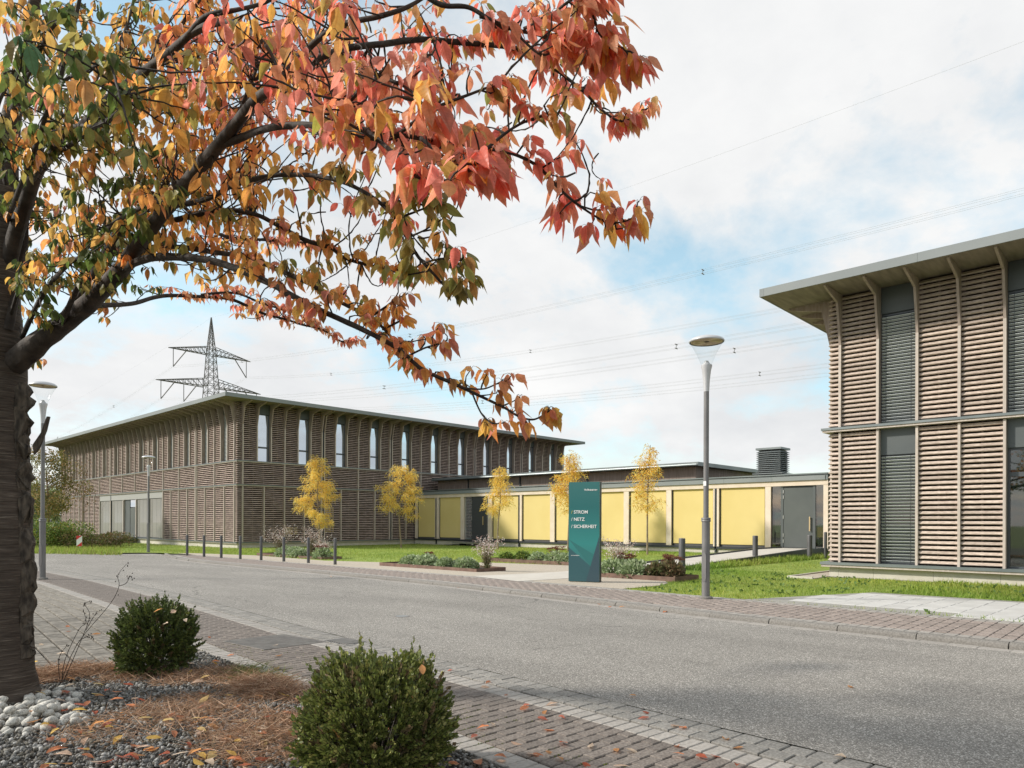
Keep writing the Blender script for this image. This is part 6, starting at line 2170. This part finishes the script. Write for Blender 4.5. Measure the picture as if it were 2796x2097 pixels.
for nm, pts, pal, size, spac in LONG:
    P_, R_ = smooth_path(*path_px(pts, 0.75), 8)
    MB().tube(P_, R_, 9, jitter=0.15).build('branch', 'twig_bark', ch, True)
    SAMP += list(P_)
    # spurs along the branch
    acc = 0.0
    tot = len(P_)
    px = []
    for p in P_:
        q = p - Vector((0, 0, HC))
        px.append((q.dot(RGT) / q.dot(FWD) * F, -q.z / q.dot(FWD) * F))
    start = 0.22 if nm[0] == 'R' and len(nm) == 2 else 0.1
    for i in range(1, tot):
        acc += math.hypot(px[i][0] - px[i - 1][0], px[i][1] - px[i - 1][1])
        if i / tot < start:
            acc = 0
            continue
        if acc > spac * 0.7:
            acc -= spac * 0.7 * R.uniform(0.8, 1.2)
            d_ = (P_[i] - P_[i - 1]).normalized()
            sd = Vector((R.gauss(0, 1), R.gauss(0, 1), R.uniform(0.1, 1.1))).normalized()
            out = (d_ * 0.7 + sd * 0.8).normalized()
            L = R.uniform(0.03, 0.13) * (0.6 if i / tot > 0.85 else 1.0)
            tip = P_[i] + out * L
            spur(P_[i], tip)
            cluster(tip, pal, size * R.uniform(0.85, 1.08), R.choice((4, 5, 5, 6, 7)), out)
    e_ = (P_[-1] - P_[-3]).normalized()
    cluster(P_[-1], pal, size * 1.05, 6, e_)
# fill of the inner crown, read off the photograph in 100-pixel cells (0..9)
DENS = [
    '65456778887666564',
    '566667788733345673',
    '6778777899865323420',
    '766777877899964010',
    '66689876658999840',
    '677888864576301240',
    '688888865345300000',
    '888755676655520000',
    '45310024451000',
    '21000000012200',
]
SA = np.array([tuple(p) for p in SAMP])
SD = SA @ np.array(FWD)
SU = CX + F * (SA @ np.array(RGT)) / SD
SV = CY - F * (SA[:, 2] - HC) / SD
def zone(u, v):
    r = R.random()
    if u < 430 and v > 60:
        g = 0.62 - (u / 430) * 0.40
        if r < g: return 'GREEN'
        return 'GRORANGE' if R.random() < 0.4 else 'ORANGE'
    if u < 430:
        return 'GRORANGE'
    redness = (u - 550) / 500 + (420 - v) / 420 * 0.6
    if r < redness: return 'RED' if R.random() < 0.75 else 'REDO'
    if v > 430 and r > 0.8: return 'OLIVE'
    return 'ORANGE'
for j, row in enumerate(DENS):
    for i, chd in enumerate(row):
        dn = int(chd)
        u0 = i * 100
        if not dn: continue
        cover = dn / 9.0
        if u0 >= 1200: cover *= 0.42
        elif u0 >= 700 and j >= 4: cover *= 0.40
        elif u0 >= 1000: cover *= 0.7
        for layer in (0, 1):
            dmid = 3.3 if layer == 0 else 4.7
            area = (0.098 / dmid * F) * (0.045 / dmid * F) * 0.62
            cv = cover * ((0.92 if layer == 0 else 0.95) if u0 < 1100 else (0.70 if layer == 0 else 0.70))
            nl = -math.log(1 - min(0.95, cv)) * 1e4 / area * (1.25 if u0 < 700 else 1.0)
            nc = nl / 5.2
            nc = int(nc) + (1 if R.random() < nc % 1 else 0)
            for _ in range(nc):
                u, v = i * 100 + R.uniform(0, 100), j * 100 + R.uniform(0, 100) - 12
                bd_ = float(SD[np.argmin((SU - u) ** 2 + (SV - v) ** 2)])
                dep = bd_ + R.gauss(0, 0.22) - 0.1 if layer == 0 else R.uniform(max(3.8, bd_), max(4.9, bd_ + 0.5))
                dep = max(2.05, dep)
                tip = at(u, v, dep)
                dd = np.linalg.norm(SA - np.array(tip), axis=1) + 0.15 * (SA[:, 2] > tip.z)
                cand = np.argpartition(dd, 9)[:9]
                near = Vector(SA[cand[R.randrange(9)]])
                L = (near - tip).length
                st0 = near if L < 0.6 else tip + (near - tip).normalized() * 0.32 + Vector((R.gauss(0, .05), R.gauss(0, .05), R.gauss(0, .05)))
                spur(st0, tip, 0.005 if L > 0.3 else 0.004)
                if L > 0.25 and st0 is near:
                    twm = near.lerp(tip, 0.55)
                    t2 = twm + Vector((R.gauss(0, .05), R.gauss(0, .05), R.uniform(-0.02, 0.08)))
                    spur(twm, t2)
                    cluster(t2, zone(u, v), 0.1 * R.uniform(0.8, 1.05), R.choice((3, 4, 5)))
                cluster(tip, zone(u, v), 0.1 * R.uniform(0.85, 1.08), R.choice((4, 5, 5, 6)))
twigs.build('twigs', 'twig_bark', ch, kind='stuff')
LP_, LD_, LN_, LS_, LC_ = map(np.array, (LP_, LD_, LN_, LS_, LC_))
nL = len(LP_)
rot = basis(LD_, LN_)
curl = NR.uniform(-1.0, 2.6, nL)
dpt = LP_ @ np.array(FWD)
uu = CX + F * (LP_ @ np.array(RGT)) / dpt
vv_ = CY - F * (LP_[:, 2] - HC) / dpt
vis_ = (uu > -20) & (uu < 2800) & (vv_ > -40) & (vv_ < 2097)
order = np.lexsort((dpt, ~vis_))
big = order[:300]
rest = order[300:]
sc3 = np.stack([LS_, LS_, LS_ * curl], 1)
sc3[:, 0] *= NR.uniform(0.85, 1.15, nL)
v, t, c, uv = scatter(CLV, CLT, rot[rest], sc3[rest], LP_[rest] - np.array(TB), LC_[rest], CLU)
fo = link('foliage', arrays_mesh('foliage', v, t, 'cherry_leaf', c, uv, True), ch, TB)
fo['kind'] = 'stuff'
leaf_cache = {}
def leaf_mesh(col, cu):
    key = tuple(int(round(x * 14)) for x in col) + (int(round(cu * 2)),)
    if key not in leaf_cache:
        vv = CLV * np.array([1, 1, key[3] / 2])
        leaf_cache[key] = arrays_mesh('leaf', vv, CLT, 'cherry_leaf', np.tile(np.array(key[:3]) / 14, (len(vv), 1)) + 0.004, CLU, True)
    return leaf_cache[key]
for i in big:
    o = link('leaf', leaf_mesh(LC_[i], curl[i]), ch, LP_[i])
    m3 = Matrix(rot[i].tolist())
    o.rotation_euler = m3.to_euler()
    o.scale = (sc3[i, 0], LS_[i], LS_[i])
# torn bark along the right of the trunk
rr_ = random.Random(5)
for k, (v0, v1, out) in enumerate(((1045, 1130, 26), (1110, 1210, 20), (1175, 1260, 14), (1250, 1345, 22), (1335, 1440, 18), (1440, 1540, 14), (1520, 1640, 22), (1590, 1700, 16), (1690, 1760, 14), (1755, 1800, 18))):
    def edge(v): return interp([(1000, 58), (1100, 62), (1300, 68), (1500, 77), (1700, 78), (1850, 80)], v)
    pts = []
    n = 7
    for i in range(n + 1):
        v = lerp(v0, v1, i / n)
        w = out * math.sin(math.pi * (0.12 + 0.8 * i / n)) * rr_.uniform(0.55, 1.1)
        pts.append((edge(v) + w * 1.35 - 6, v, TD - 0.02 + rr_.uniform(-.03, .03)))
    inn = [(edge(lerp(v1, v0, i / n)) - 24 + rr_.uniform(-4, 4), lerp(v1, v0, i / n), TD - 0.085) for i in range(n + 1)]
    poly = [at(*p) for p in pts + inn]
    MB().extrude(poly, FWD * 0.03 + RGT * 0.004).build('bark_flap', 'flap_bark', ch)
fl1 = [at(88, 1215, TD), at(112, 1180, TD), (at(127, 1137, TD)), at(133, 1137, TD), at(124, 1175, TD), at(104, 1225, TD), at(92, 1240, TD)]
MB().extrude(fl1, FWD * 0.025).build('bark_flap', 'flap_bark', ch)
# ------------------------------------------------------------------ fallen leaves
FALL = {'orange': [(0.75, 0.34, 0.11), (0.68, 0.27, 0.11)], 'yellow': [(0.86, 0.59, 0.16), (0.86, 0.64, 0.25)], 'red': [(0.56, 0.15, 0.10), (0.62, 0.22, 0.13)], 'pale': [(0.78, 0.60, 0.45), (0.80, 0.66, 0.52)]}
def fallen(u, v, tone, where, label):
    g = ground_at(u, v)
    o = link('fallen_leaf', leaf_mesh(R.choice(FALL[tone]), R.choice((-0.5, 0.5, 1.0, 1.5))), None, (g.x, g.y, zroad(g.y) + (0.042 if where == 'bed' else 0.014)))
    o.rotation_euler = (R.uniform(-0.35, 0.35), R.uniform(-0.35, 0.35), R.uniform(0, 6.28))
    s_ = R.uniform(0.075, 0.118)
    o.scale = (s_, s_, s_)
    tag(o, label, 'leaf', 'fallen %s leaves on the %s' % (tone, where))
LBL = {('orange', 'bed'): 'fallen orange leaf lying on the chippings and dry cover of the bed', ('yellow', 'bed'): 'fallen yellow leaf lying on the chippings and dry cover of the bed', ('red', 'bed'): 'fallen dark red leaf lying on the planting bed', ('pale', 'bed'): 'fallen cream leaf lying on the planting bed',
       ('orange', 'paving'): 'fallen orange leaf lying on the block paving', ('yellow', 'paving'): 'fallen yellow leaf lying on the block paving', ('red', 'paving'): 'fallen red leaf lying on the block paving', ('pale', 'paving'): 'fallen cream leaf lying on the block paving',
       ('orange', 'asphalt'): 'fallen orange leaf lying on the asphalt', ('pale', 'asphalt'): 'fallen cream leaf lying on the asphalt'}
for u, v, dd_, nm in ((420, 1672, 6.55, 'smaller'), (447, 1705, 6.5, 'smaller'), (505, 1690, 6.5, 'smaller'), (466, 1674, 6.6, 'smaller'), (885, 1840, 3.95, 'larger'), (1155, 1842, 3.95, 'larger'), (1125, 1905, 3.85, 'larger'), (905, 1990, 3.8, 'larger')):
    p = at(u, v, dd_)
    o = link('fallen_leaf', leaf_mesh(R.choice(FALL[R.choice(('orange', 'pale'))]), 1.0), None, p, (R.uniform(-0.8, 0.8), R.uniform(-0.8, 0.8), R.uniform(0, 6.28)))
    o.scale = (0.085, 0.085, 0.085)
    tag(o, 'fallen leaf caught in the twigs of the %s box shrub' % nm, 'leaf', 'fallen leaves caught on the %s box shrub' % nm)
nf = 0
while nf < 210:
    u, v = R.uniform(60, 1300), R.uniform(1815, 2110)
    g = ground_at(u, v)
    if g.x > xe(g.y) - 1.8: continue
    tone = R.choice(('orange', 'orange', 'yellow', 'yellow', 'red', 'pale'))
    fallen(u, v, tone, 'bed', LBL[tone, 'bed'])
    nf += 1
for u, v in [(1432, 1931), (1420, 1943), (1446, 1928), (1467, 1964), (1522, 1924), (1490, 1945), (1524, 1961), (1485, 1998), (1530, 2028), (1453, 2064), (1468, 2068), (1488, 2056), (1608, 2045), (1535, 2082), (1590, 2088), (1674, 2097), (1685, 2058), (1710, 2050), (1847, 2044), (1868, 2066), (1900, 2066), (1940, 2066), (1754, 1948), (1773, 1963), (1832, 1986), (1855, 1992), (2030, 2046), (1981, 2024), (2013, 2092), (2310, 2075), (1313, 1880), (1340, 1865), (1235, 1832), (1383, 1900), (1345, 1985), (1302, 2010), (1395, 2030), (1350, 2070), (180, 1711), (178, 1726), (155, 1789), (573, 1740), (625, 1753), (745, 1765), (750, 1793), (760, 1830), (275, 1733), (110, 1760), (395, 1700), (640, 1790), (1335, 1988), (1380, 2085)]:
    tone = R.choice(('orange', 'red', 'pale', 'pale', 'orange'))
    fallen(u, v, tone, 'paving', LBL[tone, 'paving'])
for u, v in [(1718, 1902), (1640, 1652), (1670, 1658), (1820, 1672), (1920, 1682), (1450, 1625), (1690, 1660), (2330, 1880), (2290, 1700), (900, 1575), (1250, 1606)]:
    tone = R.choice(('orange', 'pale'))
    fallen(u, v, tone, 'asphalt', LBL[tone, 'asphalt'])
# ------------------------------------------------------------------ dry weed with seed heads
g = ground_at(165, 1868)
wd = empty('dry_weed', tuple(g), 'tall dry weed with thin stems and dark seed heads beside the trunk', 'weed')
wdp = g.dot(FWD)
sm = MB()
sd = MB()
for pts in ([(165, 1868), (210, 1760), (300, 1650), (325, 1600), (322, 1570), (350, 1535)], [(325, 1600), (345, 1592), (355, 1572), (362, 1582)], [(170, 1868), (225, 1740), (245, 1680), (232, 1650), (250, 1640)], [(168, 1868), (178, 1800), (215, 1720), (235, 1700), (228, 1668)], [(165, 1868), (160, 1800), (185, 1760)], [(235, 1720), (252, 1690), (266, 1668)], [(215, 1750), (245, 1735), (255, 1745)]):
    P_ = [at(u, v, wdp + 0.004 * i) for i, (u, v) in enumerate(pts)]
    P2, R2 = smooth_path(P_, [0.0035 - 0.002 * i / len(P_) for i in range(len(P_))], 4)
    sm.tube(P2, R2, 4, False)
    for p in P2[-6:] + P2[len(P2) // 2::4]:
        q = p + Vector((R.gauss(0, .012), R.gauss(0, .012), R.gauss(0, .012)))
        sd.tube([q - Vector((0, 0, .007)), q, q + Vector((0, 0, .007))], [0.002, 0.006, 0.001], 5)
sm.build('stems', 'twig_bark', wd, True)
sd.build('seed_heads', 'twig_bark', wd, kind='stuff')
